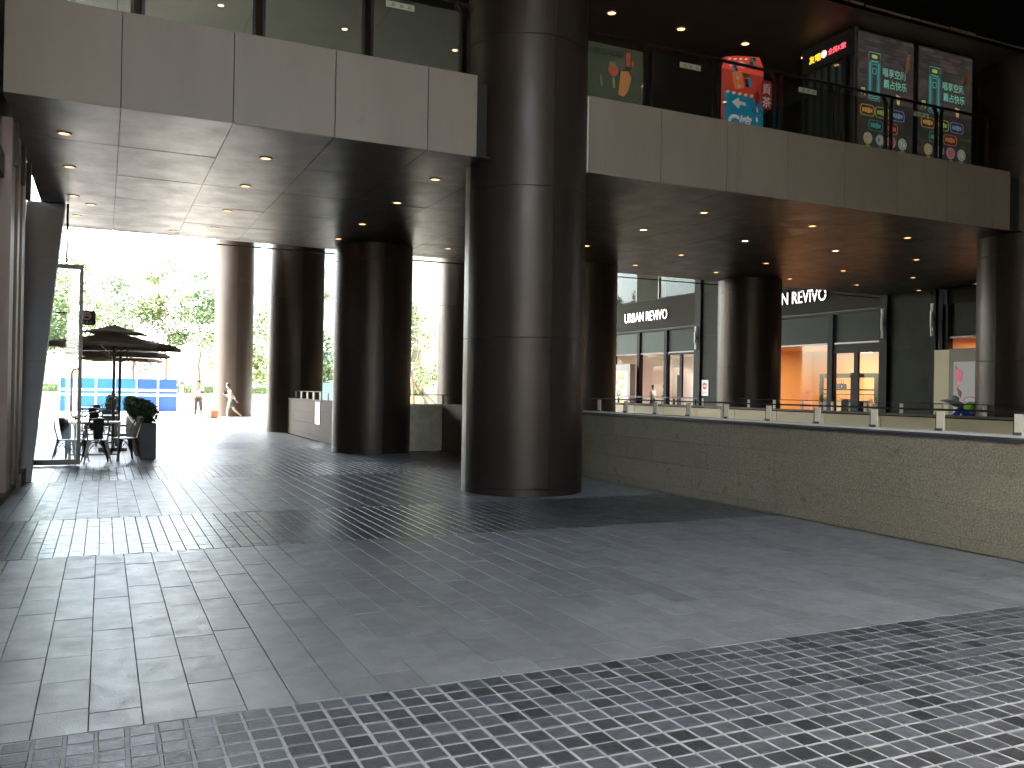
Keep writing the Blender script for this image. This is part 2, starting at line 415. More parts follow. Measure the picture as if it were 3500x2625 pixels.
def rrect(x0, x1, y0, y1, r_, n=4):
    out = []
    for (cx, cy, a0) in ((x1-r_,y1-r_,0),(x0+r_,y1-r_,PI/2),(x0+r_,y0+r_,PI),(x1-r_,y0+r_,1.5*PI)):
        for k in range(n+1): out.append((cx+r_*math.cos(a0+k*PI/2/n), cy+r_*math.sin(a0+k*PI/2/n)))
    return out

# ------------------------------------------------------------------ ground
ZC = 4.92          # soffit height
g = MB()
g.box(-90, 7.9, -60, 31.0, -0.4, -0.012)
g.box(7.9, 16.75, -60, -6, -0.4, -0.012)
g.box(16.75, 90, -60, 31.0, -0.4, -0.012)
g.build('plaza_bed', 'grout_dark'); tag(bpy.data.objects['plaza_bed'], 'dark joint bed under the grey paving', kind='structure')
g = MB().box(-90, 90, 31.0, 62.0, -0.4, -0.004)
tag(g.build('plaza', 'plaza'), 'sunlit pale paving beyond the soffit', kind='structure')
tag(B(-400, 400, 62.0, 900, -0.6, -0.02).build('ground', 'asphalt'), 'street ground beyond the hedge', kind='structure')
g = MB(); g.box(-400, -90, -300, 62, -0.6, -0.02); g.box(90, 400, -300, 62, -0.6, -0.02); g.box(-90, 90, -300, -60, -0.6, -0.02)
tag(g.build('street', 'plaza'), 'open street around the plaza', kind='structure')
tag(B(5.6, 16.8, -6.1, 31.1, -3.8, -3.6).build('court_floor', 'asphalt'), 'floor of the sunken court', kind='structure')
g = MB(); g.box(16.62, 16.9, -6, 31, -3.6, -0.02); g.box(7.95, 8.15, -6, 20.4, -3.6, -0.02); g.box(5.7, 16.7, 30.9, 31.1, -3.6, -0.02); g.box(7.95,16.7,-6.15,-5.9,-3.6,-0.02)
tag(g.build('court_wall', 'limestone'), 'retaining walls of the sunken court', kind='structure')

# paving: pieces near the camera are parts, the rest stuff
CW = 0.1232
def in_paving(x, y):
    if x > 7.86 and y < 20.4: return False
    if y > 20.4 and x > 5.5: return False
    return True
paving = B(-1.6, 7.88, 1.0, 4.312, -0.3, -0.0035).build('near_grout_bed', 'grout'); tag(paving, 'pale mortar bed between the near dark cobbles', kind='structure')
cob_meshes = []
for k in range(6):
    c = 0.004 + 0.002*random.random(); w = CW/2 - 0.006 - 0.0015*random.random()
    mb = MB().cbox(-w, w, -w*0.98, w*0.98, -0.05, 0, c)
    cob_meshes.append(mb.mesh('cobble', 'cobble_stone'))
rest = MB(); cells = []
j = 0
y = 4.305 - CW/2
while y > 1.2:
    x = -1.6 + (0.0 if True else CW/2)
    i = 0
    x0 = 1.108 + CW/2 - 30*CW
    while x0 + i*CW < 7.86:
        X = x0 + i*CW; i += 1
        if X < -1.1: continue
        cells.append((X, y))
    y -= CW; j += 1
def vis(X, Y, Z=0.0):
    v = Vector((X, Y, Z-1.55)); d = v.dot(f)
    if d < 0.3: return None
    px = 1750+2989.07*v.dot(r2)/d; py = 1312.5-2989.07*v.dot(u2)/d
    return px, py, d
def sees(X, Y, m=60):
    p = vis(X, Y)
    return p and -m < p[0] < 3500+m and -m < p[1] < 2625+m
cells.sort(key=lambda c: (0 if sees(*c) else 1, vis(c[0], c[1])[2] if vis(c[0], c[1]) else 99))
n_c = 0
for (X, Y) in cells:
    dx, dy, dz = random.uniform(-.0015,.0015), random.uniform(-.0015,.0015), random.uniform(-.002,.002)
    if n_c < 300 and sees(X, Y):
        o = put('cobble', random.choice(cob_meshes), paving, (X+dx, Y+dy, dz), (random.uniform(-.008,.008), random.uniform(-.008,.008), random.uniform(-.01,.01)))
        n_c += 1
    else:
        w = CW/2 - 0.006 - 0.0015*random.random()
        rest.cbox(X-w+dx, X+w+dx, Y-w+dy, Y+w+dy, -0.05, dz, 0.004)
o = rest.build('cobble_field', 'cobble_stone', paving); tag(o, kind='stuff')

SW = 0.2286
slab_bed = B(-1.6, 7.87, 4.318, 8.69, -0.3, -0.009).build('slab_bed', 'grout_dark'); tag(slab_bed, 'dark joints under the wide grey paving slabs', kind='structure')
def slab_cells(y0, y1, x0=-1.15, x1=7.86):
    out = []
    i0 = int(math.floor((x0+0.043)/SW))
    X = -0.0345 + i0*SW
    while X < x1:
        Y = y0 - random.uniform(0.0, 0.42)
        while Y < y1:
            L = random.choice((0.42,0.45,0.45,0.6))
            a, b = max(Y, y0), min(Y+L, y1)
            if b-a > 0.05 and in_paving(X+SW/2, (a+b)/2): out.append((X, min(X+SW, x1), a, b))
            Y += L
        X += SW
    return out
sc = slab_cells(4.312, 8.69)
sc.sort(key=lambda c: (0 if sees((c[0]+c[1])/2, (c[2]+c[3])/2) else 1, (c[2]+c[3])/2*0.9+c[0]*0.42))
rest = MB(); n_s = 0; slab_data = {}
for (a, b, c, d) in sc:
    gp = 0.0022
    key = (round(b-a,3), round(d-c,3))
    dz = random.uniform(-.0012,.0012)
    if n_s < 300:
        if key not in slab_data:
            w, l = (b-a)/2-gp, (d-c)/2-gp*0.8
            slab_data[key] = MB().cbox(-w, w, -l, l, -0.05, 0, 0.0012).mesh('slab', 'slab_stone')
        put('slab', slab_data[key], slab_bed, ((a+b)/2, (c+d)/2, dz), (random.uniform(-.0015,.0015), random.uniform(-.002,.002), 0)); n_s += 1
    else:
        rest.cbox(a+gp, b-gp, c+gp, d-gp, -0.05, dz, 0.0022)
if rest.v: tag(rest.build('slab_field', 'slab_stone', slab_bed), kind='stuff')

def band(y0, y1, m='band_stone'):
    mb = MB(); n = round((y1-y0)/CW); cw = (y1-y0)/n
    for j in range(n):
        X = -1.5 + 0.013
        while X < 8.0:
            cy = y0+(j+.5)*cw
            if in_paving(X+CW/2, cy):
                g_ = 0.0045 if X > 0.2 else 0.003
                z = random.uniform(-.0015,.0010); t1 = random.uniform(-.0018,.0018)
                x0_, x1_ = X+g_, min(X+CW-g_, 7.87)
                if x1_ > x0_: mb.cbox(x0_, x1_, y0+j*cw+0.0015, y0+(j+1)*cw-0.0015, -0.05, z, 0.0012)
            X += CW
    return mb
o = band(8.70, 11.06).build('cobble_band', 'band_stone'); tag(o, 'dark cobble band crossing the passage in front of the nearest column', kind='stuff')
mb = MB()
for (a, b, c, d) in slab_cells(11.07, 15.32): mb.cbox(a+.0022, b-.0022, c+.001, d-.001, -0.05, random.uniform(-.0005,.0005), 0.0010)
tag(mb.build('slab_paving', 'slab_stone'), 'grey slabs between the second and third cobble bands', kind='stuff')
tag(band(15.33, 17.7).build('cobble_band', 'band_stone'), 'third dark cobble band near the cafe terrace', kind='stuff')
mb = MB()
for (a, b, c, d) in slab_cells(17.71, 22.0, -4.0, 7.86): mb.cbox(a+.0022, b-.0022, c+.001, d-.001, -0.05, random.uniform(-.0005,.0005), 0.0010)
for (a, b, c, d) in slab_cells(24.4, 31.0, -4.0, 5.5): mb.cbox(a+.0022, b-.0022, c+.001, d-.001, -0.05, random.uniform(-.0005,.0005), 0.0010)
tag(mb.build('slab_paving', 'slab_stone'), 'far grey slabs running out to the plaza', kind='stuff')
tag(band(22.01, 24.39).build('cobble_band', 'band_stone'), 'farthest cobble band under the cafe terrace edge', kind='stuff')
tag(B(-90, -6.05, -60, 19, -.05, -.004).build('bounce_ground', 'plaza'), 'pale ground added on the left to bounce sunlight inward', kind='structure')  # added as a pale reflector that throws sun toward the fascia
mb = MB(); mb.box(-6.05, -1.6, -60, 31, -.05, -.004); mb.box(-90,-6.05,19,31,-.05,-.004); mb.box(16.9, 90, -60, 31, -.05, -.004); mb.box(-1.6, 7.88, -60, 1.15, -.05, -.004); mb.box(5.5, 7.8, 29.6, 31, -.05, -.004); mb.box(7.9,16.7,-60,-6.2,-.05,-.004)
tag(mb.build('pavement', 'slab_stone'), 'grey paving around the passage', kind='structure')

# ------------------------------------------------------------------ columns
R_C = 0.93
def shell(h, z0, n=14):
    mb = MB(); gp = 0.0035/R_C; a0, a1 = gp, PI/2-gp
    ri = R_C-0.02
    vs = []
    for k in range(n+1):
        a = a0+(a1-a0)*k/n
        for rr, zz in ((ri, 0),(R_C-.003, 0),(R_C, .003),(R_C, h-.003),(R_C-.003, h),(ri, h)):
            vs.append((rr*math.cos(a), rr*math.sin(a), zz))
    fs = []
    for k in range(n):
        for q in range(5): fs.append((k*6+q, k*6+q+1, (k+1)*6+q+1, (k+1)*6+q))
    fs.append((0,1,2,3,4,5)); fs.append(tuple(n*6+q for q in (5,4,3,2,1,0)))
    mb.add(vs, fs)
    return mb.mesh('cladding_panel', 'column_metal', True)
SH = {}
def column(x, y, top, label, z0=0.0):
    t = thing('column', label, 'column', (x, y, z0), 'round bronze clad columns')
    MB().lathe([(R_C-.03, 0),(R_C-.03, top-z0)], 40, (x, y, z0)).build('core', 'seam_dark', t, True)
    lev = [0.0, 0.11] if z0 == 0 else [z0]
    z = 0.11 if z0 == 0 else z0
    zs = [0.0]
    for q in (0.11, 2.31, 4.51, 6.71, 8.91, 11.1):
        if q < top-0.05: zs.append(q)
    zs.append(top)
    if z0 < 0: zs[0] = z0
    for a, b in zip(zs[:-1], zs[1:]):
        h = round(b-a-0.006, 3)
        if h not in SH: SH[h] = shell(h, 0)
        for q in range(4):
            put('cladding_panel', SH[h], t, (0, 0, a-z0+0.003), (0, 0, q*PI/2))
    return t
column(5.88, 12.19, 9.6, 'nearest bronze clad round column, in the middle of the passage, rising past the upper walkway')
column(5.88, 20.58, ZC, 'dark round column behind the nearest one to its left, at the corner of the stone parapet')
column(5.93, 30.2, 9.0, 'dark round column at the far end of the parapet, beside the bright plaza')
column(5.86, 45.4, 9.0, 'farthest free standing column, with the walking woman passing in front of it')
column(11.78, 29.4, 9.0, 'round column beyond the short pale stone wall, seen just left of the nearest column')
column(11.7, 20.62, ZC, 'very dark round column seen just right of the nearest column, in the sunken court', -3.6)
column(17.52, 20.75, ZC, 'dark round column standing between the two lit shop signs')
column(17.7, 12.2, 9.6, 'round column at the right edge of the photo behind the worker', 0.0)

# ------------------------------------------------------------------ upper walkway: deck, fascia, soffit
deck = MB(); deck.box(-1.12, 23.6, 11.80, 21.2, ZC+0.04, 6.02)
deck = deck.build('walkway_deck', 'dark_void'); tag(deck, 'upper walkway crossing over the passage', kind='structure')
fas = thing('walkway_fascia', 'long row of grey brown fascia panels along the upper walkway edge', 'fascia', (5, 11.72, ZC))
seams = [-1.12, 0.135] + [0.135+1.32*k for k in range(1, 4)] + [4.85]
def fpanel(x0, x1): MB().box(x0+.006, x1-.006, 11.72, 11.775, ZC, 6.09).build('fascia_panel', 'fascia_panel', fas)
for a, b in zip(seams[:-1], seams[1:]): fpanel(a, b)
seams = [6.72] + [6.735+1.32*k for k in range(1, 8)] + [16.47]
for a, b in zip(seams[:-1], seams[1:]): fpanel(a, b)
for (a, b) in ((-1.12, 4.86), (6.70, 16.48)): B(a, b, 11.74, 12.02, 6.092, 6.11).build('fascia_cap', 'fascia_panel', fas)
B(4.83, 4.855, 11.78, 13.0, ZC, 6.09).build('return_panel', 'seam_dark', fas); B(6.695, 6.715, 11.725, 13.0, ZC, 6.09).build('return_panel', 'channel_white', fas)
B(16.465, 16.49, 11.725, 13.0, ZC, 6.09).build('return_panel', 'fascia_panel', fas)

sof = B(-1.1, 23.65, 11.8, 21.28, ZC+0.036, ZC+0.045).build('soffit', 'seam_dark'); tag(sof, 'low panelled metal soffit under the upper walkway', kind='structure')
ys = [11.73, 13.64, 15.55, 17.46, 19.38, 21.30]
sx = [-1.12, 0.135] + [0.135+1.32*k for k in range(1, 18)] + [23.68]
SP = {}
for a, b in zip(sx[:-1], sx[1:]):
    for c, d in zip(ys[:-1], ys[1:]):
        k = (round(b-a,3), round(d-c,3))
        if k not in SP:
            w, l = k[0]/2-.004, k[1]/2-.004
            SP[k] = MB().box(-w, w, -l, l, 0, 0.03).mesh('soffit_panel', 'soffit_metal')
        put('soffit_panel', SP[k], sof, ((a+b)/2, (c+d)/2, ZC+random.uniform(-.001,.001)), (random.uniform(-.0022,.0022), random.uniform(-.0022,.0022), 0))
tag(B(-1.1, 23.6, 21.42, 21.46, ZC-0.10, ZC-0.075).build('edge_cable_tray', 'frame_dark'), 'thin dark metal strip hanging just beyond the soffit back edge', 'metal strip')
# back upstand of the walkway
tag(B(-1.1, 23.6, 21.2, 21.32, ZC+0.03, 6.1).build('walkway_back_fascia', 'fascia_panel'), 'rear fascia of the upper walkway', 'fascia')

# downlights
def downlight(x, y, z, label, hot=False, rad=0.085, group='recessed downlights in the low soffit'):
    t = thing('downlight', label, 'ceiling light', (x, y, z), group)
    MB().lathe([(rad*0.80, -.001),(rad*0.82, -.012),(rad*1.15, -.010),(rad*1.18, 0.0)], 20, (x, y, z), cap=False).build('trim', 'light_trim', t, True)
    MB().lathe([(rad*0.80, -0.003),(rad*0.5, -0.0015),(0.001, -0.001)], 20, (x, y, z), cap=False).build('lens', 'light_hot' if hot else 'light_lens', t)
    return t
ordn = ['first','second','third','fourth','fifth','sixth','seventh','eighth','ninth','tenth']
rows = [(13.3, 'row nearest the fascia'), (15.32, 'second row from the fascia'), (17.68, 'third row from the fascia'), (19.72, 'rearmost row of the soffit')]
hot = {(4,1),(4,1),(5,1),(6,1)}
for ri, (yy, rn) in enumerate(rows):
    for k in range(10):
        x = -0.54 + 2.665*k
        if k == 7 and ri == 0: pass
        if k == 2 and ri == 0: pass
        if k in (3,) and ri < 3: continue
        if k >= 7 and ri == 0: continue
        if k == 8 and ri == 1: continue
        h = ri == 1 and k in (4, 5, 6)
        downlight(x, yy, ZC, ('bright white' if h else 'orange') + f' soffit downlight, {ordn[k]} from left in the {rn}', h)
downlight(1.34, 20.6, ZC, 'small downlight close to the soffit back edge above the white daylight opening')
downlight(-0.27, 18.35, ZC, 'small extra downlight near the left shop door under the soffit')

# balustrade on the walkway
def post_pair(x, parent):
    for dx in (-0.065, 0.065):
        mb = MB(); s_ = 0.016
        mb.box(x+dx-s_, x+dx+s_, 11.86, 11.93, 6.05, 7.03)
        k = -1
        mb.add([(x+dx-s_,11.86,7.03),(x+dx+s_,11.86,7.03),(x+dx+s_,11.93,7.03),(x+dx-s_,11.93,7.03),
                (x+dx*1.9-s_-0.02,11.86,7.15),(x+dx*1.9+s_-0.02,11.86,7.15),(x+dx*1.9+s_-0.02,11.93,7.15),(x+dx*1.9-s_-0.02,11.93,7.15)],
               [(0,1,5,4),(1,2,6,5),(2,3,7,6),(3,0,4,7),(4,5,6,7)])
        mb.build('post', 'frame_bronze', parent)
def balustrade(x0, x1, posts, label, film):
    t = thing('glass_balustrade', label, 'balustrade', ((x0+x1)/2, 11.9, 6.09))
    MB().tube([(x0, 11.9, 7.17), (x1, 11.9, 7.17)], 0.028, 10).build('handrail', 'frame_bronze', t, True)
    B(x0, x1, 11.86, 11.92, 6.092, 6.125).build('base_rail', 'frame_bronze', t)
    for p in posts: post_pair(p, t)
    ed = [x0] + list(posts) + [x1]
    for i, (a, b) in enumerate(zip(ed[:-1], ed[1:])):
        if b-a < 0.2: continue
        lo = a+0.085 if i else a+.01; hi = b-0.085 if i < len(ed)-2 else b-.01
        o = B(lo, hi, 11.885, 11.895, 6.12, 7.04).build('glass_pane', 'glass_rail_clear' if i in film else ('glass_rail' if x0 < 5 else 'glass_rail_clear'), t)
    return t
bl = balustrade(-1.1, 4.74, [0.31, 1.78, 3.25, 4.70], 'glass balustrade of the upper walkway left of the nearest column, reflecting a pale ceiling', ())
br_ = balustrade(6.70, 15.95, [7.9, 9.26, 10.6, 11.93, 13.27, 14.62], 'glass balustrade of the upper walkway right of the nearest column, with bent bronze post tops', (0,))
mb = MB(); mb.tube([(15.9,11.9,7.17),(16.0,11.9,7.15),(16.03,11.9,7.08),(16.03,11.9,6.1)], 0.022, 8); mb.build('end_post', 'frame_bronze', br_, True)
for x0_ in (8.5, 11.05, 13.9, 3.5): 
    pr = bl if x0_ < 5 else br_
    B(x0_, x0_+0.42, 11.872, 11.876, 6.90, 6.99).build('sticker', 'film_pale', pr)
    for k in range(3): B(x0_+0.08+k*0.12, x0_+0.13+k*0.12, 11.868, 11.870, 6.92, 6.965).build('sticker_mark', 'decal_olive', pr)
fm = bpy.data.materials.new('film_sheet'); fm.use_nodes = True; fb = fm.node_tree.nodes['Principled BSDF']
fb.inputs['Base Color'].default_value = (0.42, 0.45, 0.36, 1); fb.inputs['Alpha'].default_value = 0.45; fb.inputs['Roughness'].default_value = 0.6; MATS['film_sheet'] = fm
B(6.76, 7.80, 11.898, 11.902, 6.13, 7.03).build('printed_film', 'film_sheet', br_)
# prints on the first right pane
fl = Flat((6.75, 11.884, 6.12), (1,0,0), (0,0,1), br_)
text('lettering', 'GONG CHA', 0.13, 'decal_dark', (7.42, 11.882, 6.86), (1,0,0), (0,0,1), br_, mirror=True)
fl.poly('seal_print', [(0.72,0.62),(0.80,0.62),(0.80,0.84),(0.72,0.84)], 'decal_rose'); fl.poly('seal_print', [(0.82,0.62),(0.86,0.62),(0.86,0.72),(0.82,0.72)], 'decal_rose')
fl.poly('drink_print', ell(0.48,0.52,0.10,0.10,9,0.3), 'decal_rose'); fl.poly('drink_print', ell(0.46,0.60,0.07,0.05,7), 'decal_olive')
fl.poly('drink_print', [(0.62,0.52),(0.76,0.54),(0.82,0.44),(0.76,0.22),(0.68,0.12),(0.58,0.14),(0.60,0.36)], 'decal_orange')
for cx in (0.24, 0.46): fl.poly('bottle_print', [(cx,0.40),(cx+0.03,0.41),(cx+0.06,0.24),(cx+0.02,0.23)], 'decal_olive')
fl.poly('bottle_print', [(0.70,0.36),(0.74,0.38),(0.70,0.26),(0.66,0.28)], 'decal_dark')

# advertising standee
st = thing('advertising_standee', 'red and blue advertising standee shaped like an envelope behind the glass balustrade', 'standee', (10.1, 12.3, 6.09))
MB().prism([(9.66,12.18,6.1),(10.52,12.18,6.1),(10.52,12.18,7.33),(10.42,12.18,7.50),(9.95,12.18,7.45),(9.66,12.18,7.38)], (0,0.08,0)).build('box', 'standee_red', st)
fl = Flat((9.66, 12.18, 6.1), (1,0,0), (0,0,1), st)
fl.poly('blue_base', [(0,0),(0.86,0),(0.86,0.63),(0,0.70)], 'standee_blue', 0.002)
for k in range(5): fl.poly('edge_stripe', [(0.03+k*0.13,0.66),(0.09+k*0.13,0.66),(0.115+k*0.13,0.71),(0.05+k*0.13,0.71)], 'standee_white', 0.006)
for k in range(4): fl.poly('edge_stripe', [(0.06+k*0.12,1.24+k*.02),(0.12+k*0.12,1.25+k*.02),(0.15+k*0.12,1.28+k*.02),(0.09+k*0.12,1.27+k*.02)], 'standee_white', 0.006)
for k in range(4): fl.poly('edge_stripe', [(0.70,0.50-k*0.17),(0.74,0.49-k*0.17),(0.74,0.41-k*0.17),(0.70,0.42-k*0.17)], 'standee_white', 0.006)
fl.poly('arrow', [(0.16,0.52),(0.32,0.62),(0.32,0.56),(0.46,0.55),(0.48,0.49),(0.34,0.50),(0.32,0.42)], 'standee_white', 0.006)
text('lettering', 'C', 0.36, 'standee_white', (9.74, 12.172, 6.15), (1,0,0), (0,0,1), st, bold=0.012)
text('lettering', '馆', 0.28, 'standee_white', (9.99, 12.172, 6.18), (1,0,0), (0,0,1), st, bold=0.006)
random.seed(3)
ca, sa = math.cos(0.25), math.sin(0.25)
def blk(cx, cy, nx, ny, s_, cols, ang=0.25):
    ca, sa = math.cos(ang), math.sin(ang)
    for i in range(nx):
        for j in range(ny):
            q = [(i*s_, j*s_), ((i+1)*s_-.006, j*s_), ((i+1)*s_-.006, (j+1)*s_-.006), (i*s_, (j+1)*s_-.006)]
            fl.poly('colour_block', [(cx+a*ca-b*sa, cy+a*sa+b*ca) for a, b in q], random.choice(cols), 0.006)
blk(0.22, 0.75, 3, 4, 0.075, ['standee_orange','standee_pink','standee_orange'])
blk(0.47, 0.82, 2, 2, 0.075, ['standee_blue','standee_navy']); blk(0.42, 0.98, 2, 1, 0.075, ['standee_green'])
blk(0.18, 1.04, 2, 2, 0.06, ['standee_navy','standee_blue','standee_green'], 0.4)
blk(0.56, 1.16, 2, 3, 0.07, ['standee_navy','standee_blue','standee_green'], 0.1)
fl.poly('cloud', ell(0.37,1.20,0.10,0.06,9), 'standee_pink', 0.006); fl.poly('cloud', ell(0.13,1.17,0.045,0.045,9), 'standee_pink', 0.006)
random.seed(11)
# glass decals in front of it
fl = Flat((9.35, 11.884, 6.12), (1,0,0), (0,0,1), br_)
fl.poly('seal_print', rrect(0.87,1.10,0.36,0.86,0.05), 'seal_red', 0.002)
fl.poly('seal_print', ell(0.78,0.52,0.06,0.12,12), 'seal_red', 0.002)
text('lettering', '貢', 0.20, 'sign_white', (10.235, 11.878, 6.76), (1,0,0), (0,0,1), br_)
text('lettering', '茶', 0.20, 'sign_white', (10.235, 11.878, 6.53), (1,0,0), (0,0,1), br_)
text('lettering', 'GONG CHA', 0.115, 'paint_black', (10.03, 11.88, 6.385), (1,0,0), (0,0,1), br_, sx=0.85)

# karaoke booth
bo = thing('karaoke_booth', 'black karaoke booth with brick pattern posters and a lit sign on the upper walkway', 'booth', (14.4, 13, 6.05))
B(12.78, 16.02, 12.24, 13.6, 6.05, 8.50).build('body', 'booth_black', bo)
B(12.74, 12.80, 12.20, 12.24, 6.05, 8.52).build('corner_trim', 'frame_grey', bo)
def booth_poster(x0, x1):
    w = x1-x0
    o = B(x0, x1, 12.226, 12.238, 6.06, 8.46).build('poster', 'poster_brick', bo)
    fl = Flat((x0, 12.226, 6.05), (1,0,0), (0,0,1), o)
    s_ = w/1.5
    def X(a): return a*s_
    # phone booth line drawing
    for (a, b, c, d) in ((0.30,0.60,1.13,2.06),(0.335,0.565,1.17,1.90),(0.365,0.535,1.21,1.88),(0.39,0.51,1.24,1.84),(0.40,0.50,1.64,1.76)):
        fl.ring('booth_drawing', rrect(X(a),X(b),c,d,0.02,2), 0.016, 'print_teal')
    fl.poly('booth_drawing', rrect(X(0.315),X(0.36),1.2,1.86,0.01,1), 'print_cyan'); fl.poly('booth_drawing', rrect(X(0.54),X(0.585),1.2,1.86,0.01,1), 'print_cyan')
    fl.poly('booth_drawing', rrect(X(0.38),X(0.52),1.94,2.01,0.02,2), 'print_lime')
    text('lettering', '唱享空间', 0.175, 'print_teal_pale', (x0+X(0.66), 12.218, 6.05+1.66), (1,0,0.0), (0,0,1), o, sx=0.9, bold=0.002)
    text('lettering', '霸占快乐', 0.175, 'print_teal_pale', (x0+X(0.69), 12.218, 6.05+1.44), (1,0,0.0), (0,0,1), o, sx=0.9, bold=0.002)
    fl.lines('music_note', [(X(.12),1.33,X(.12),1.22),(X(.20),1.34,X(.21),1.20),(X(.12),1.33,X(.20),1.34),(X(.12),1.30,X(.20),1.31)], 0.02, 'print_lime')
    fl.poly('paint_splash', [(X(1.02),1.34),(X(1.14),1.32),(X(1.12),1.14),(X(1.06),1.16)], 'print_yellow')
    fl.poly('paint_splash', [(X(1.3),2.2),(X(1.42),2.18),(X(1.40),1.9),(X(1.30),1.80),(X(1.18),1.62),(X(1.24),1.80),(X(1.29),2.0)], 'print_bread')
    for (cx, cy, c1, c2) in ((0.28,0.93,'amber','amber'),(0.67,0.93,'lime','lime'),(1.08,0.93,'sky','sky'),(0.50,0.66,'cyan','teal'),(0.90,0.66,'coral','coral')):
        pts = rrect(X(cx-0.185), X(cx+0.185), cy-0.105, cy+0.105, 0.06, 3)
        fl.ring('badge_ring', pts, 0.016, 'print_'+c1)
        mb = MB()
        for k in range(4):
            a = X(cx-0.135+k*0.068); h = 0.036+0.008*((k*7) % 3)
            mb.prism([fl.pt(a, cy-h, .008), fl.pt(a+X(.06), cy-h, .008), fl.pt(a+X(.06), cy+h, .008), fl.pt(a, cy+h, .008)], fl.n*0.001)
        mb.build('badge_glyphs', 'print_'+c2, o)
    for (cx, c1) in ((0.30,'yellow'),(0.62,'azure'),(0.92,'rose'),(1.22,'pale')):
        fl.poly('round_icon', ell(X(cx),0.40,X(0.10),0.10,18), 'print_'+c1 if c1 == 'rose' else 'poster_ground', 0.004)
        fl.ring('icon_ring', ell(X(cx),0.40,X(0.115),0.115,18), 0.014, 'print_'+('pale' if c1 in ('rose','pale') else c1))
        fl.poly('icon_glyph', rrect(X(cx-.055),X(cx-.005),0.36,0.44,0.012,2), 'print_'+c1); fl.poly('icon_glyph', rrect(X(cx+.015),X(cx+.06),0.34,0.42,0.012,2), 'print_'+c1)
        fl.poly('icon_caption', [(X(cx-.045),0.20),(X(cx+.05),0.20),(X(cx+.05),0.27),(X(cx-.045),0.27)], 'print_'+c1); 
    fl.poly('bottom_strip', [(X(.75),0.02),(X(1.45),0.02),(X(1.45),0.10),(X(.80),0.10)], 'print_flame')
    fl.poly('bottom_drawing', rrect(X(1.08),X(1.28),0.02,0.26,0.04,2), 'print_cyan', 0.009)
    fl.poly('bottom_drawing', [(X(1.18),0.03),(X(1.22),0.03),(X(1.22),0.12),(X(1.18),0.12)], 'print_pale', 0.011)
booth_poster(12.80, 14.30); booth_poster(14.42, 15.98)
B(14.31, 14.41, 12.20, 12.24, 6.05, 8.48).build('divider', 'booth_black', bo)
B(12.72, 12.78, 12.24, 13.58, 8.02, 8.50).build('sign_box', 'booth_black', bo)
B(12.755, 12.765, 12.35, 13.5, 6.06, 8.0).build('glass_door', 'glass_clear', bo)
for k in range(5): B(12.765, 12.778, 12.55+k*0.19, 12.66+k*0.19, 6.08, 7.98).build('curtain_strip', 'booth_curtain', bo)
B(12.70, 12.755, 12.42, 12.47, 6.05, 8.0).build('door_post', 'booth_black', bo); B(12.70, 12.755, 13.48, 13.54, 6.05, 8.0).build('door_post', 'booth_black', bo)
U_ = (0,-1,0)
text('lit_letter', '友唱', 0.16, 'neon_yellow', (12.712, 13.38, 8.17), U_, (0,0,1), bo, bold=0.003)
MB().prism([(12.714, 12.98+0.075*math.cos(a*PI/8), 8.24+0.075*math.sin(a*PI/8)) for a in range(16)], (-0.006,0,0)).build('lit_disc', 'neon_pink', bo)
text('lit_letter', '全民K歌', 0.125, 'neon_red', (12.712, 12.87, 8.19), U_, (0,0,1), bo, bold=0.003)

# gallery ceiling and higher roof over the passage, then unseen masses that block light
gc = MB(); gc.box(-1.15, 30, 11.6, 22.0, 8.56, 8.9)
tag(gc.build('gallery_ceiling', 'gallery_ceiling'), 'dark brown ceiling over the upper walkway', kind='structure')
tag(B(-1.15, 30, 20.9, 21.0, 6.1, 8.55).build('gallery_back_wall', 'dark_void'), 'dark wall behind the upper walkway', kind='structure')
tag(B(-1.15, 30, 11.52, 11.62, 8.50, 9.7).build('bulkhead', 'black_matt'), 'black bulkhead above the upper walkway edge', kind='structure')
mb = MB(); random.seed(5)
x = 6.5
while x < 18:
    w = random.uniform(.2,.9); mb.box(x, x+w, 11.50, 11.515, 8.50+random.uniform(0,.01), 8.53+random.uniform(0,.03)); x += w+random.uniform(0,.05)
tag(mb.build('torn_plaster_strip', 'brown_granite'), 'ragged pale strip of torn plaster along the upper ceiling edge', kind='stuff')
at = B(-1.5, 32, 1.4, 11.5, 9.66, 9.72).build('roof_ceiling', 'seam_dark'); tag(at, 'high panelled ceiling above the passage', kind='structure')
apm = MB().box(-1.31, 1.31, -0.955, 0.955, 0, 0.03).mesh('ceiling_panel', 'atrium_ceiling')
for i in range(-1, 12):
    for j in range(5):
        put('ceiling_panel', apm, at, (0.135+1.32+2.64*i, 10.5-1.916*j, 9.625), (random.uniform(-.002,.002), random.uniform(-.002,.002), 0))
tag(B(-12, -1.5, 8, 21.0, 9.75, 60.0).build('left_sun_blocker', 'fascia_panel'), 'unseen mass added above the left shop to block sun', kind='structure')  # added out of view to close a sun leak over the terrace
tag(B(3.2, 60, -9, 1.29, 9.75, 60.0).build('rear_sky_blocker', 'fascia_panel'), 'unseen mass added behind the camera on the right to block sky', kind='structure')  # added out of view, roofs off the sky to darken the right
tag(B(-1.5, 60, 1.3, 21.0, 9.75, 60.0).build('shading_upper_floors', 'fascia_panel'), 'unseen storeys above the passage, made tall to shade the floor', kind='structure')  # height made up so the foreground stays in open shade
tag(MB().box(-40, 60, 21.0, 27.5, 9.3, 9.8).box(-14, 2.2, 27.5, 37.5, 9.3, 9.8).build('terrace_shade_slab', 'gallery_ceiling'), 'unseen slab added over the cafe terrace to shade it', kind='structure')  # added out of view to keep sun off umbrellas and near planters
tag(B(2.2, 60, 27.5, 47.0, 9.3, 9.8).build('plaza_roof', 'gallery_ceiling'), 'high roof carried by the far columns', kind='structure')
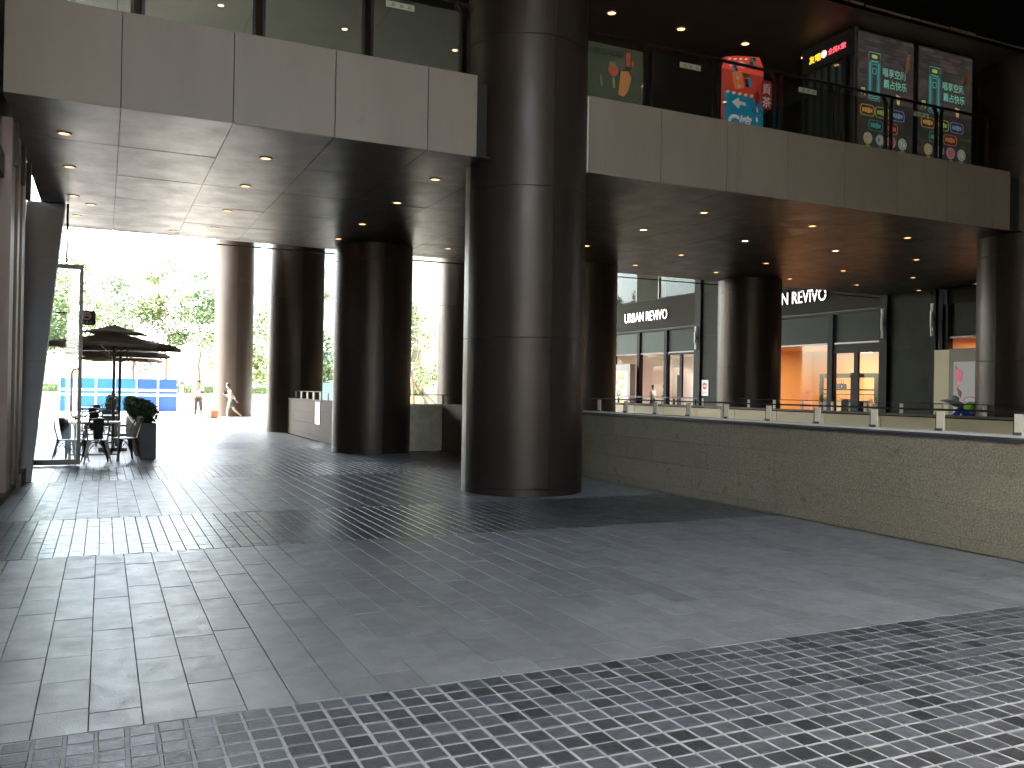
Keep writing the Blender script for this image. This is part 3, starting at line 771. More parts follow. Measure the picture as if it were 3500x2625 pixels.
tag(B(17.2, 40, -50, 9.5, 0, 40).build('right_light_blocker', 'stone_dark'), 'unseen block added on the right behind the camera to darken the fascia', kind='structure')  # added out of view so the right end of the fascia gets less light
tag(B(-50, -8, -38, 8, 0, 14).build('left_bounce_blocker', 'far_building'), 'unseen block added on the left behind the camera to stop bounced sunlight', kind='structure')  # added out of view against glare from the sunlit ground on the left
tag(B(0.5, 17, -12, -9, 0, 40).build('corner_sky_blocker', 'stone_dark'), 'unseen dark block added behind the camera to shut out rear sky', kind='structure')  # added out of view to take sky light off the right half
tag(B(19.5, 60, 49, 60, 0, 30).build('far_sky_blocker', 'stone_dark'), 'unseen dark block added behind the columns to hold back low sky', kind='structure')  # added where columns hide it, dims the light reaching the shops
tag(B(-40, 17, -48, -40, 0, 10).build('street_sky_blocker', 'far_building'), 'unseen block added across the street behind the camera to cut sky', kind='structure')  # added out of view to block part of the sky behind
for i in range(7):
    for j in range(2):
        downlight(-0.54+2.665*i, 8.3-4*j, 9.62, f'warm high ceiling downlight, {ordn[i]} from the left in the {ordn[j]} line', True, 0.08, 'downlights in the high ceiling')
for i in range(8):
    downlight(6.85+1.56*i, 13.9, 8.555, f'orange downlight {ordn[i]} from the nearest column in the upper walkway ceiling', False, 0.09, 'downlights in the upper walkway ceiling')

# ------------------------------------------------------------------ near granite parapet with low rail
pw_ = thing('granite_parapet', 'long speckled granite parapet wall along the right side of the passage', 'wall', (8.1, 10, 0))
B(7.93, 8.46, -6, 20.4, 0, 1.10).build('core', 'grout_dark', pw_)
zs = [(0.0,0.128),(0.128,0.452),(0.452,0.80),(0.80,1.125)]
GB = {}
for ri, (a, b) in enumerate(zs):
    Y = -1.0 + [0.22, 0.38, 0.03, 0.45][ri]; L = [0.86, 0.80, 0.70, 0.70][ri]
    while Y < 20.35:
        e = min(Y+L, 20.38); k = (ri, round(e-Y,3))
        if k not in GB: GB[k] = MB().box(0, 0.045, 0.0012, e-Y-0.0012, 0.0012, b-a-0.0012).mesh('granite_block', 'granite')
        put('granite_block', GB[k], pw_, (7.9-8.1+random.uniform(-.0012,.0012), Y-10, a))
        Y = e
Y = 0.0
while Y < 20.4:
    B(7.885, 8.22, Y+.002, min(Y+1.4, 20.4)-.002, 1.118, 1.150).build('coping', 'coping_dark', pw_); Y += 1.4
B(8.20, 8.47, -2, 20.4, 1.152, 1.172).build('glass_channel', 'channel_white', pw_)
rl = thing('low_railing', 'low railing of cream posts and dark rail on the near granite parapet', 'railing', (8.4, 10, 1.17))
pm = MB().box(-0.012, 0.012, -0.045, 0.045, 0, 0.215).mesh('post', 'post_cream'); pb = MB().box(-0.02, 0.02, -0.035, 0.035, 0, 0.03).mesh('post_foot', 'frame_grey')
dm = MB().box(-0.014, 0.014, -0.010, 0.0, 0, 0.21).mesh('post_edge', 'rail_dark')
for k in range(-2, 15):
    yy = 6.76+0.918*k
    p = put('post', pm, rl, (0, yy-10, 0)); put('post_foot', pb, p, (-0.03, 0, 0)); put('post_edge', dm, p, (0, 0.055, 0))
MB().tube([(8.4, 3.5, 1.405),(8.4, 20.3, 1.405)], 0.011, 8).build('rail', 'rail_dark', rl, True)

# short limestone return, brown return, far parapet between the columns
lw_ = thing('limestone_wall', 'short pale limestone wall between two columns at the end of the passage', 'wall', (7.2, 20.5, 0))
B(6.5, 7.62, 20.47, 20.8, 0, 1.12).build('core', 'grout_dark', lw_)
for (a, b), off in zip([(0,.138),(.138,.47),(.47,.79),(.79,1.13)], [0.15,0.55,0.28,0.60]):
    X = 6.2+off-0.4
    while X < 7.63:
        e = min(X+0.62, 7.64)
        if e > X+.03: B(X+.0015, e-.0015, 20.42, 20.465, a+.0015, b-.0015).build('stone', 'limestone', lw_)
        X = e
B(6.5, 7.66, 20.40, 20.82, 1.132, 1.155).build('coping', 'coping_brown', lw_)
bw = thing('brown_return_wall', 'brown granite return wall joining the limestone wall to the long parapet', 'wall', (7.7, 19.6, 0))
for (a, b) in [(0,.138),(.138,.47),(.47,.79),(.79,1.13)]:
    for (c, d) in ((18.2,18.95),(18.95,19.7),(19.7,20.42)): B(7.64, 7.68, c+.0015, d-.0015, a+.0015, b-.0015).build('stone', 'brown_granite', bw)
B(7.68, 7.90, 18.2, 20.42, 0, 1.12).build('core', 'grout_dark', bw); B(7.63, 7.93, 18.2, 20.43, 1.132, 1.155).build('coping', 'coping_brown', bw)
sr = thing('short_glass_railing', 'low glass railing on the short limestone wall', 'railing', (7.2, 20.6, 1.155))
for x_ in (6.80, 7.73): B(x_-.03, x_+.03, 20.58, 20.62, 1.156, 1.37).build('post', 'post_cream', sr)
MB().tube([(6.7,20.6,1.385),(7.9,20.6,1.385)], .010, 8).build('rail', 'frame_grey', sr, True)
B(6.83, 7.70, 20.596, 20.604, 1.16, 1.36).build('glass_pane', 'glass_clear', sr)
fw = thing('stone_parapet', 'dark stone parapet running back between the second column and the plaza', 'wall', (5.6, 25.4, 0))
B(5.58, 5.9, 21.4, 29.3, 0, 1.12).build('core', 'grout_dark', fw)
for (a, b), off in zip([(0,.138),(.138,.47),(.47,.79),(.79,1.13)], [0.1,.5,.3,.7]):
    Y = 21.4-off
    while Y < 29.3:
        e = min(Y+.8, 29.3); B(5.54, 5.58, max(Y,21.4)+.0015, e-.0015, a+.0015, b-.0015).build('stone', 'brown_granite', fw); Y = e
B(5.52, 5.92, 21.4, 29.32, 1.132, 1.155).build('coping', 'coping_brown', fw)
B(5.525, 5.538, 24.55, 25.15, 0.47, 1.11).build('steel_plate', 'steel', fw)
r3 = thing('low_railing', 'low railing with wide pale posts on the stone parapet beside the plaza', 'railing', (5.75, 25.4, 1.155))
for k in range(9):
    yy = 21.9+0.9*k; p = B(5.74, 5.77, yy-.10, yy+.10, 1.156, 1.37).build('post', 'post_cream', r3)
MB().tube([(5.75,21.5,1.385),(5.75,29.2,1.385)], .010, 8).build('rail', 'rail_dark', r3, True)

cw_ = thing('court_parapet', 'cream panelled parapet on the far side of the sunken court', 'wall', (16.7, 15, 0))
B(16.64, 16.86, -2, 27.4, -0.5, 1.10).build('core', 'grout_dark', cw_)
Y = 11.458-1.76*3
while Y < 27.2:
    e = min(Y+1.76, 27.35); B(16.6, 16.64, Y+.012, e-.012, -0.4, 1.075).build('cream_panel', 'cream_panel', cw_); Y = e
B(16.56, 16.90, 5, 27.4, 1.10, 1.145).build('coping', 'coping_brown', cw_)
r4 = thing('far_railing', 'railing with narrow cream posts on the cream court parapet in front of the shops', 'railing', (16.75, 15, 1.15))
pm2 = MB().box(-0.012, 0.012, -0.045, 0.045, 0, 0.225).mesh('post', 'post_cream')
for k in range(15): put('post', pm2, r4, (0, 12.41+1.058*k-15, 0))
MB().tube([(16.75,9,1.392),(16.75,27.3,1.392)], .009, 8).build('rail', 'rail_dark', r4, True)
r5 = thing('back_railing', 'farther railing with dark posts in front of the left shop window', 'railing', (19.5, 30, 0))
for k in range(12):
    yy = 26+1.3*k; B(19.48, 19.52, yy-.05, yy+.05, 0.0, 1.30).build('post', 'frame_dark', r5)
MB().tube([(19.5,25.8,1.33),(19.5,40.5,1.33)], .012, 8).build('rail', 'frame_grey', r5, True)

# ------------------------------------------------------------------ shop building on the right (face X = 23.7)
XS = 23.7
sh = thing('shop_building', 'dark shop building with two lit storefronts and tall display windows across the court', 'building', (XS, 28, 0))
def fx(y0, y1, z0, z1, m, name='panel', x0=0.0, t=0.1, par=None): return B(XS+x0, XS+x0+t, y0, y1, z0, z1).build(name, m, par or sh)
# upper storey
for (a, b) in ((36.45, 38.4), (31.75, 34.5)):
    o = fx(a, b, 6.0, 8.8, 'glass_dim', 'window', 0.06, 0.02); fx(a, b, 6.0, 8.8, 'reflection_tan', 'reflection_panel', 0.4, 0.05, o)  # tan panel added behind the glass in place of reflected buildings
    fx(b-.0, b+.07, 5.95, 8.8, 'frame_grey', 'frame', 0.0, .1, o); fx(a-.07, a, 5.95, 8.8, 'frame_grey', 'frame', 0.0, .1, o)
fx(34.57, 36.38, 5.94, 8.8, 'stone_dark', 'stone_panel'); fx(38.47, 48, 5.94, 8.8, 'stone_dark', 'stone_panel')
# sign bands
for (a, b) in ((38.6,48),(35.13,38.6),(31.6,35.13),(25.3,28.9),(21.42,25.3)):
    fx(a+.006, b-.006, 4.56, 5.93, 'sign_band', 'sign_panel', 0.0, .12)
for (a, b) in ((31.6,48),(21.42,28.9)):
    fx(a, b, 4.43, 4.50, 'frame_dark', 'sign_band_sill', -0.05, .15); fx(a, b, 4.50, 4.555, 'seam_dark', 'shadow_gap', 0.04, .1)
# transoms
for (a, b, m) in ((36.22,38.35,'transom_light'),(33.95,35.98,'transom_light'),(31.62,33.7,'transom_dark'),(23.78,28.9,'transom_dark'),(21.44,23.52,'transom_dark'),(38.5,48,'transom_dark'),(15.5,18.80,'transom_dark'),(12,15.4,'transom_dark')):
    fx(a+.01, b-.01, 3.42, 4.42, m, 'transom_panel', 0.05, .06); fx(a, b, 3.355, 3.41, 'frame_grey', 'transom_bar', -0.01, .1)
# mullions
for (a, b) in ((35.99,36.21),(33.71,33.94),(23.53,23.77),(38.36,38.49),(18.80,18.95),(15.41,15.49)):
    fx(a, b, 0, 4.42, 'frame_dark', 'mullion', -0.06, .22)
# glazing
for (a, b, z0, z1) in ((36.22,38.35,0,3.35),(33.95,35.98,0,3.35),(23.78,28.9,0,3.35),(15.5,18.80,0,3.35),(12,15.4,0,3.35)):
    fx(a, b, z0, z1, 'glass_shop', 'display_window', 0.05, .012)
def double_door(y0, y1, top):
    d = fx(y0, y1, top, top+.09, 'frame_dark', 'door_frame', -0.03, .12)
    ym = (y0+y1)/2
    for (a, b) in ((y0, ym-.03), (ym+.03, y1)):
        g_ = fx(a+.05, b-.05, .05, top, 'glass_shop', 'door_leaf', 0.03, .012, d)
    fx(ym-.09, ym+.09, 0, top, 'frame_dark', 'meeting_stile', -0.02, .09, d)
    fx(ym-.20, ym+.16, .25, 2.33, 'frame_dark', 'pull_handle', -0.09, .05, d)
    for yy in (y0+.02, y1-.02): fx(yy-.03, yy+.03, 0, top, 'frame_dark', 'door_jamb', -0.02, .09, d)
    if top < 3.3: fx(y0, y1, top+.09, 3.35, 'frame_dark', 'door_head', 0.0, .06, d)
double_door(31.62, 33.70, 3.26); double_door(21.44, 23.52, 3.03)
# pilasters and stone walls
for (a, b) in ((31.14,31.58),(21.08,21.40),(19.20,19.38),(18.96,19.10)):
    fx(a, b, 0, 8.8 if a > 22 else 4.9, 'frame_dark', 'pilaster', -0.12, .3)
for (a, b, top) in ((28.95,31.12,8.8),(19.40,21.06,4.9)):
    zz = [0, 1.18, 2.14, 3.10, 4.03, 4.95, 5.9, 7.0, 8.8]
    for c, d in zip(zz[:-1], zz[1:]):
        if c >= top: break
        n_ = 2 if a > 25 else 1
        for q in range(n_):
            a2 = a+(b-a)*q/n_; b2 = a+(b-a)*(q+1)/n_
            fx(a2+.006, b2-.006, c+.012, min(d, top)-.012, 'stone_dark', 'stone_panel', 0.0, .12)
    fx(a, b, 0, top, 'seam_dark', 'joint_backing', .05, .1)
fx(19.11, 19.19, 0, 4.9, 'stone_dark', 'stone_panel', 0.0, .1)
fx(12, 18.9, 4.425, 4.92, 'sign_band', 'sign_panel', 0.0, .1)
fx(11.9, 48, 8.82, 14, 'stone_dark', 'upper_wall', 0.0, .3); fx(11.9, 21.4, 4.88, 8.8, 'stone_dark', 'upper_wall', 0.0, .3); fx(21.42, 31.1, 5.95, 8.8, 'stone_dark', 'upper_wall', 0.02, .3)
# interior rooms
def room(y0, y1, wm, depth=5.0, h=3.4):
    t = MB(); x0, x1 = XS+.3, XS+depth
    t.box(x1, x1+.1, y0, y1, 0, h).box(x0, x1, y0-.1, y0, 0, h).box(x0, x1, y1, y1+.1, 0, h)
    t.build('interior_wall', wm, sh)
    B(x0-.2, x1, y0, y1, h, h+.1).build('interior_ceiling', wm, sh); B(x0-.2, x1, y0, y1, -.02, 0.01).build('interior_floor', 'floor_shop', sh)
room(31.2, 38.9, 'wall_white', 4.0); room(19.5, 28.9, 'wall_orange', 4.2); room(12, 18.9, 'wall_orange', 3.0)
def shop_light(loc, power, col, size=1.2):
    l = bpy.data.lights.new('shop_lamp', 'AREA'); l.energy = power; l.color = col; l.size = size
    o = bpy.data.objects.new('shop_lamp', l); COL.objects.link(o); o.location = loc
shop_light((XS+2.2, 35.0, 3.3), 3.6, (1, .74, .70), 2.0)
shop_light((XS+2.0, 26.0, 3.3), 5, (1, .66, .34), 2.0)
shop_light((XS+2.0, 22.4, 3.3), 3, (1, .60, .36), 1.4)
shop_light((XS+1.6, 17.4, 3.3), 3, (1, .60, .36), 1.4)
for (yy, zz, xx) in ((23.02, 3.12, .9), (22.72, 3.12, .9), (21.75, 3.14, 1.2)):
    t = thing('spotlight', f'bright spotlight inside the right shop door, {"left of the pair" if yy>23 else "right of the pair" if yy>22 else "near the right jamb"}', 'spotlight', (XS+xx, yy, zz), 'shop ceiling spotlights')
    MB().lathe([(.05,.02),(.075,-.05),(.0701,-.052),(.001,-.045)], 14, (XS+xx, yy, zz), cap=False).build('lamp_head', 'light_hot', t, True)
    MB().tube([(XS+xx,yy,zz+.02),(XS+xx,yy,3.4)], .01, 6).build('stem', 'frame_dark', t)
# display in the pink window
wd = thing('display_block', 'tall white display block in the left shop window beside the mannequins', 'display stand', (XS+2.4, 34.5, 0))
B(XS+1.9, XS+2.4, 33.95, 34.45, 0, 2.35).build('block', 'cloth_white', wd)
wd = thing('wall_panel', 'orange brown wall panel behind the two mannequins', 'wall panel', (XS+3.9, 35.3, 1.3))
B(XS+3.85, XS+3.95, 34.6, 36.6, 1.0, 1.95).build('board', 'wall_orange', wd)
wd = thing('wall_panel', 'pale framed panel on the wall above the mannequins', 'wall panel', (XS+3.9, 35.5, 2.6))
B(XS+3.85, XS+3.95, 35.2, 36.0, 2.0, 3.1).build('board', 'cloth_white', wd)

# lettering
def sign(y_left, z0, label):
    t = thing('shop_sign', label, 'sign', (XS-.1, y_left-2, z0))
    U = (0,-1,0)
    text('lettering', 'URBAN REVIVO', 0.66, 'letter_side', (XS-.02, y_left, z0), U, (0,0,1), t, extrude=0.055, sx=0.80, bold=0.0)
    text('neon_edge', 'URBAN REVIVO', 0.66, 'neon_white', (XS-.09, y_left, z0), U, (0,0,1), t, extrude=0.004, sx=0.80, bold=-0.002)
    return t
sign(37.35, 4.96, 'white lit store name lettering on the sign band left of the fifth column, fully visible')
sign(27.5, 4.97, 'larger looking white lit store name, its first letters hidden behind the column')

def wall_lamp(y, label):
    t = thing('wall_lamp', label, 'wall lamp', (XS-.2, y, 3.45), 'vertical tube lamps on the dark pilasters')
    for dx in (-.03, .03): MB().tube([(XS-.2, y+dx, 3.45),(XS-.2, y+dx, 4.46)], .018, 8).build('tube', 'lamp_tube', t, True)
    MB().tube([(XS-.21, y, 3.72),(XS-.21, y, 4.20)], .052, 12).build('sleeve', 'cloth_white', t, True)
    B(XS-.18, XS-.12, y-.03, y+.03, 3.9, 4.0).build('bracket', 'frame_dark', t)
wall_lamp(31.36, 'vertical tube wall lamp on the dark pilaster beside the left store name')
wall_lamp(21.2, 'vertical tube wall lamp on the dark pilaster right of the orange shop door')
wall_lamp(19.27, 'vertical tube wall lamp on the rightmost dark pilaster near the worker')

# posters and signs at the shops
ps = thing('food_poster', 'grey food poster with bread pictures and number 16 by the left shop window', 'poster', (XS-.8, 37, 0))
B(XS-.6, XS-.3, 35.95, 37.9, 0, 2.88).build('board', 'board_grey', ps)
fl = Flat((XS-.605, 37.8, 1.0), (0,-1,0), (0,0,1), ps)
fl.poly('sheet', [(0,-.9),(1.62,-.9),(1.62,1.55),(0,1.55)], 'print_white', 0.002)
for (cx, cy, a, b, m) in ((1.05,1.25,.33,.16,'print_bread'),(.55,1.02,.20,.14,'print_brownred'),(1.12,.82,.2,.15,'print_bread'),(.85,.45,.22,.17,'print_olive'),(1.12,.1,.24,.18,'print_yellow'),(.30,-.12,.3,.22,'print_brownred'),(.22,1.35,.08,.08,'print_brownred'),(.8,-.35,.12,.1,'print_olive'),(1.1,-.6,.2,.12,'print_brownred')):
    fl.poly('food_picture', ell(cx,cy,a,b,11,.3), m, 0.006); fl.poly('food_picture', ell(cx+.03,cy+.03,a*.55,b*.5,9), 'print_bread' if m != 'print_bread' else 'print_yellow', 0.009)
text('lettering', '16', 0.42, 'print_green', (XS-.615, 37.70, 1.26), (0,-1,0), (0,0,1), ps, bold=.004)
fl.poly('caption', [(.08,.70),(.42,.70),(.42,.78),(.08,.78)], 'print_olive', .006); fl.poly('caption', [(.06,.12),(.55,.12),(.55,.20),(.06,.20)], 'print_green', .006)
fl.poly('caption', [(.38,.30),(.52,.30),(.52,.48),(.38,.48)], 'print_green', .006)
ne = thing('no_entry_sign', 'white sign with a red no entry disc on the stone wall', 'sign', (XS-.03, 30.9, 1.75))
B(XS-.03, XS-.005, 30.63, 31.10, 1.42, 2.10).build('board', 'sign_white', ne)
fl = Flat((XS-.03, 31.10, 1.42), (0,-1,0), (0,0,1), ne)
fl.poly('red_disc', ell(.235,.42,.16,.16,24), 'print_red', .003); fl.poly('bar', [(.13,.395),(.34,.395),(.34,.445),(.13,.445)], 'sign_white', .007)
for k in range(2): fl.poly('caption', [(.08,.14-k*.07),(.38,.14-k*.07),(.38,.17-k*.07),(.08,.17-k*.07)], 'print_red', .005)
hb = thing('hoarding', 'beige hoarding boards in front of the rightmost shop window', 'hoarding', (XS-.5, 17, 0))
B(XS-.45, XS-.40, 18.42, 18.96, 0, 2.98).build('board', 'cream_panel', hb); B(XS-.5, XS-.42, 15.4, 18.40, 0, 3.0).build('board', 'board_grey', hb)
p2 = thing('drink_poster', 'pale poster with pink splashes on the hoarding behind the worker', 'poster', (XS-.52, 17.6, 1.5))
B(XS-.53, XS-.505, 16.6, 18.22, 0.5, 2.60).build('sheet', 'sign_white', p2)
fl = Flat((XS-.53, 18.2, .5), (0,-1,0), (0,0,1), p2)
fl.poly('splash', [(.05,2.05),(.12,1.9),(.3,1.8),(.28,1.6),(.15,1.3),(.08,1.6)], 'print_rose', .004); fl.poly('splash', [(.1,1.35),(.28,1.2),(.25,1.0),(.16,1.1)], 'print_brownred', .004)
fl.ring('bowl', ell(.55,.95,.22,.12,14), .03, 'print_rose', .004)
for (a, b) in ((.35,.45),(.45,.42),(.52,.47),(.36,.30),(.5,.28),(.6,.7)): fl.poly('brush_mark', ell(a,b,.04,.03,6,a), 'print_olive', .004)
# small round sticker and leaflets low on the window beside the column
# racks and clothes in the orange shop
rk = thing('clothes_rack', 'black display frame with a shelf and hanging rail inside the orange lit window', 'clothes rack', (XS+1.0, 24, 0))
for yy in (25.10, 22.5): B(XS+.95, XS+1.05, yy-.06, yy+.06, 0, 2.32).build('upright', 'frame_dark', rk)
B(XS+.95, XS+1.05, 22.5, 25.1, 2.18, 2.34).build('top_beam', 'frame_dark', rk); B(XS+.9, XS+1.1, 22.5, 25.05, 1.72, 1.77).build('shelf', 'frame_dark', rk)
MB().tube([(XS+1,25,1.58),(XS+1,22.6,1.58)], .02, 8).build('hanging_rail', 'steel', rk, True)
def garment(y, w, top, bot, m, label, sh_=.08):
    t = thing('garment', label, 'clothing', (XS+1.0, y, bot), 'clothes hanging in the orange lit window')
    mb = MB().prism([(XS+.92, y-w*.35, top),(XS+.92, y+w*.35, top),(XS+.92, y+w*.5, top-.12),(XS+.92, y+w*.42, top-.5),(XS+.92, y+w*.5, bot),(XS+.92, y-w*.5, bot),(XS+.92, y-w*.42, top-.5),(XS+.92, y-w*.5, top-.12)], (sh_,0,0))
    mb.build('cloth', m, t); MB().tube([(XS+.96,y,top),(XS+.96,y,top+.07),(XS+.99,y+.02,1.58)], .006, 5).build('hanger_hook', 'steel', t)
garment(24.78, .30, 1.45, .3, 'cloth_grey', 'pale grey long garment at the left end of the rail')
garment(24.45, .34, 1.5, .4, 'cloth_gold', 'shiny gold garment second on the rail')
garment(24.15, .24, 1.42, .3, 'cloth_gold', 'lighter gold dress in the middle of the rail')
garment(23.85, .36, 1.4, .5, 'cloth_black', 'black puffy jacket left of the window mullion', .2)
garment(23.62, .2, 1.4, .4, 'cloth_grey', 'dark grey coat against the window mullion')
garment(23.05, .70, 1.35, .2, 'cloth_black', 'broad black coats behind the right shop door', .2)
garment(22.72, .16, 1.42, .2, 'cloth_gold', 'thin brown patterned garment beside the door stile')
for (y0, m, lab) in ((24.25, 'cloth_maroon', 'dark red handbag on the shelf'), (24.02, 'cloth_black', 'black handbag with a white tag on the shelf')):
    t = thing('handbag', lab, 'handbag', (XS+1, y0, 1.77), 'handbags on the shelf')
    MB().prism([(XS+.93,y0-.12,1.775),(XS+.93,y0+.12,1.775),(XS+.93,y0+.10,1.97),(XS+.93,y0-.10,1.97)], (.12,0,0)).build('bag_body', m, t)
    MB().tube([(XS+.96, y0-.06, 1.97),(XS+.96, y0-.04, 2.08),(XS+.96, y0+.04, 2.08),(XS+.96, y0+.06, 1.97)], .008, 6).build('bag_handle', m, t)
    if 'tag' in lab: B(XS+.915, XS+.925, y0-.02, y0+.02, 1.82, 1.90).build('price_tag', 'sign_white', t)

# ------------------------------------------------------------------ people
def skin_mesh(name, nodes, edges, m, parent, sub=2, loc=(0,0,0)):
    me = bpy.data.meshes.new(name); keys = list(nodes)
    base = Vector(loc) - world_loc(parent)
    me.from_pydata([tuple(Vector(nodes[k][:3])+base) for k in keys], [(keys.index(a), keys.index(b)) for a, b in edges], [])
    o = put(name, me, parent)
    md = o.modifiers.new('s', 'SKIN'); md.use_smooth_shade = True
    for i, k in enumerate(keys):
        rr = nodes[k][3]
        me.skin_vertices[0].data[i].radius = rr if isinstance(rr, tuple) else (rr, rr)
    me.skin_vertices[0].data[0].use_root = True
    s2 = o.modifiers.new('b', 'SUBSURF'); s2.levels = sub; s2.render_levels = sub
    bpy.context.view_layer.update(); dg = bpy.context.evaluated_depsgraph_get()
    nm = bpy.data.meshes.new_from_object(o.evaluated_get(dg)); o.modifiers.clear(); o.data = nm; nm.name = name
    nm.materials.clear(); nm.materials.append(MATS[m])
    for p in nm.polygons: p.use_smooth = True
    return o
def blob(name, c, rad, m, parent, seg=14):
    bm = bmesh.new(); bmesh.ops.create_uvsphere(bm, u_segments=seg, v_segments=seg//2+2, radius=1)
    me = bpy.data.meshes.new(name)
    l = world_loc(parent) if parent else Vector((0,0,0))
    for v in bm.verts: v.co = Vector((v.co.x*rad[0]+c[0]-l.x, v.co.y*rad[1]+c[1]-l.y, v.co.z*rad[2]+c[2]-l.z))
    bm.to_mesh(me); bm.free(); me.materials.append(MATS[m])
    for p in me.polygons: p.use_smooth = True
    return put(name, me, parent)
def hand(name, w, d, m, parent, k=1.0, side=Vector((1,0,0))):
    w = Vector(w); d = Vector(d).normalized(); s_ = Vector(side).normalized(); nn = d.cross(s_)
    nodes = {'w': (*w, .026*k), 'p': (*(w+d*.06*k), (.040*k,.018*k))}; ed = [('w','p')]
    for q, (off, L) in enumerate(((-.028,.062),(-.010,.074),(.010,.070),(.027,.054))):
        a = w+d*.09*k+s_*off*k; b = a+(d*.7+nn*.35)*L*k
        nodes[f'a{q}'] = (*a, .010*k); nodes[f'b{q}'] = (*b, .008*k); ed += [('p', f'a{q}'), (f'a{q}', f'b{q}')]
    a = w+d*.03*k+s_*.04*k; b = a+(d*.6+s_*.5)*.05*k
    nodes['t0'] = (*a, .012*k); nodes['t1'] = (*b, .009*k); ed += [('w','t0'),('t0','t1')]
    return nodes, ed
def person_fig(t, base, U, F, J, skin, top, bottom, H=1.75, sleeve='short', legs_to='ankle', skirt=False):
    """U = figure's left-right axis in view, F = facing; J = joint table (u, f, z, r) in metres."""
    b = Vector(base); U = Vector(U).normalized(); F = Vector(F).normalized()
    def P(k): u_, f_, z_ = J[k][:3]; return b + U*u_ + F*f_ + Vector((0,0,z_))
    body = {k: (*P(k), J[k][3]) for k in J}
    ed = [('pelvis','waist'),('waist','chest'),('chest','neck0'),('neck0','neck1'),('neck1','head'),('head','crown')]
    for s_ in 'LR':
        ed += [('chest','sh'+s_),('sh'+s_,'el'+s_),('el'+s_,'wr'+s_),('pelvis','hip'+s_),('hip'+s_,'kn'+s_),('kn'+s_,'an'+s_),('an'+s_,'toe'+s_)]
        hd, he = hand('h', P('wr'+s_), (P('wr'+s_)-P('el'+s_)), None, t, 1.0, F)
        for k in hd:
            if k != 'w': body['h'+s_+k] = hd[k]
        ed += [(('wr'+s_) if a == 'w' else 'h'+s_+a, 'h'+s_+c) for a, c in he]
    skin_mesh('body', body, ed, skin, t, 2)
    g_ = lambda k, s_: (*P(k), J[k][3]*s_ if not isinstance(J[k][3], tuple) else (J[k][3][0]*s_, J[k][3][1]*s_))
    sh_ = {'pelvis': g_('pelvis',1.12), 'waist': g_('waist',1.15), 'chest': g_('chest',1.10), 'neck0': (*(P('neck0')-Vector((0,0,.03))), .075)}
    e2 = [('pelvis','waist'),('waist','chest'),('chest','neck0')]
    for s_ in 'LR':
        sh_['sh'+s_] = g_('sh'+s_, 1.3); mid = (P('sh'+s_)*.35+P('el'+s_)*.65) if sleeve == 'short' else P('el'+s_)
        sh_['m'+s_] = (*mid, .062); e2 += [('chest','sh'+s_),('sh'+s_,'m'+s_)]
        if sleeve == 'long':
            sh_['w'+s_] = (*(P('el'+s_)*.2+P('wr'+s_)*.8), .045); e2.append(('m'+s_,'w'+s_))
    skin_mesh('shirt', sh_, e2, top, t, 2)
    if skirt:
        tr = {'top': (*(P('waist')*.6+P('pelvis')*.4), (.125,.12)), 'pelvis': g_('pelvis',1.25), 'mid': (*(P('pelvis')*.55+(P('knL')+P('knR'))*.225), .175), 'hem': (*(P('pelvis')*.22+(P('knL')+P('knR'))*.39), .185)}
        skin_mesh('skirt', tr, [('top','pelvis'),('pelvis','mid'),('mid','hem')], bottom, t, 2)
    else:
        tr = {'pelvis': g_('pelvis',1.08)}; e3 = []
        for s_ in 'LR':
            tr['h'+s_] = g_('hip'+s_,1.12); tr['k'+s_] = g_('kn'+s_,1.3); tr['a'+s_] = (*(P('an'+s_)+Vector((0,0,.05))), .062)
            e3 += [('pelvis','h'+s_),('h'+s_,'k'+s_),('k'+s_,'a'+s_)]
        skin_mesh('trousers', tr, e3, bottom, t, 2)
    hp = P('head')
    hd = blob('hair', hp+Vector((0,0,.055))-F*.022, (.088,.088,.10), 'hair', t)
    return P
vdir = lambda x, y: Vector((-x, -y, 0)).normalized()
# man
mx_, my_ = 3.93, 42.3
F1 = Vector((0.35, -1, 0)).normalized(); U1 = Vector((1, .35, 0)).normalized()
t = thing('person', 'man in white short sleeved shirt and dark trousers standing looking at a phone', 'person', (mx_, my_, 0))
J = dict(pelvis=(0,0,.92,(.155,.11)), waist=(0,0,1.08,(.14,.10)), chest=(0,.0,1.32,(.165,.11)), neck0=(0,0,1.46,.055), neck1=(0,.01,1.52,.050), head=(0.01,.03,1.63,(.072,.088)), crown=(0.01,.03,1.70,.066),
 shL=(.20,0,1.40,.052), elL=(.27,.03,1.13,.040), wrL=(.06,.20,1.16,.028), shR=(-.20,0,1.40,.052), elR=(-.26,-.02,1.12,.040), wrR=(-.25,.05,.88,.028),
 hipL=(.10,0,.86,.085), knL=(.14,.03,.48,.055), anL=(.15,0,.08,.040), toeL=(.17,.15,.035,.035), hipR=(-.10,0,.86,.085), knR=(-.11,.0,.48,.055), anR=(-.13,0,.08,.040), toeR=(-.16,.14,.035,.035))
P_ = person_fig(t, (mx_, my_, 0), U1, F1, J, 'skin_dark', 'cloth_white', 'trousers')
ph = thing('phone', 'small dark phone in the hand of the man in the white shirt', 'phone', tuple(P_('wrL')+F1*.12))
c_ = P_('wrL')+F1*.10-U1*.04+Vector((0,0,.04)); MB().box(c_.x-.035, c_.x+.035, c_.y-.006, c_.y+.006, c_.z-.06, c_.z+.06).build('phone_body', 'paint_black', ph)
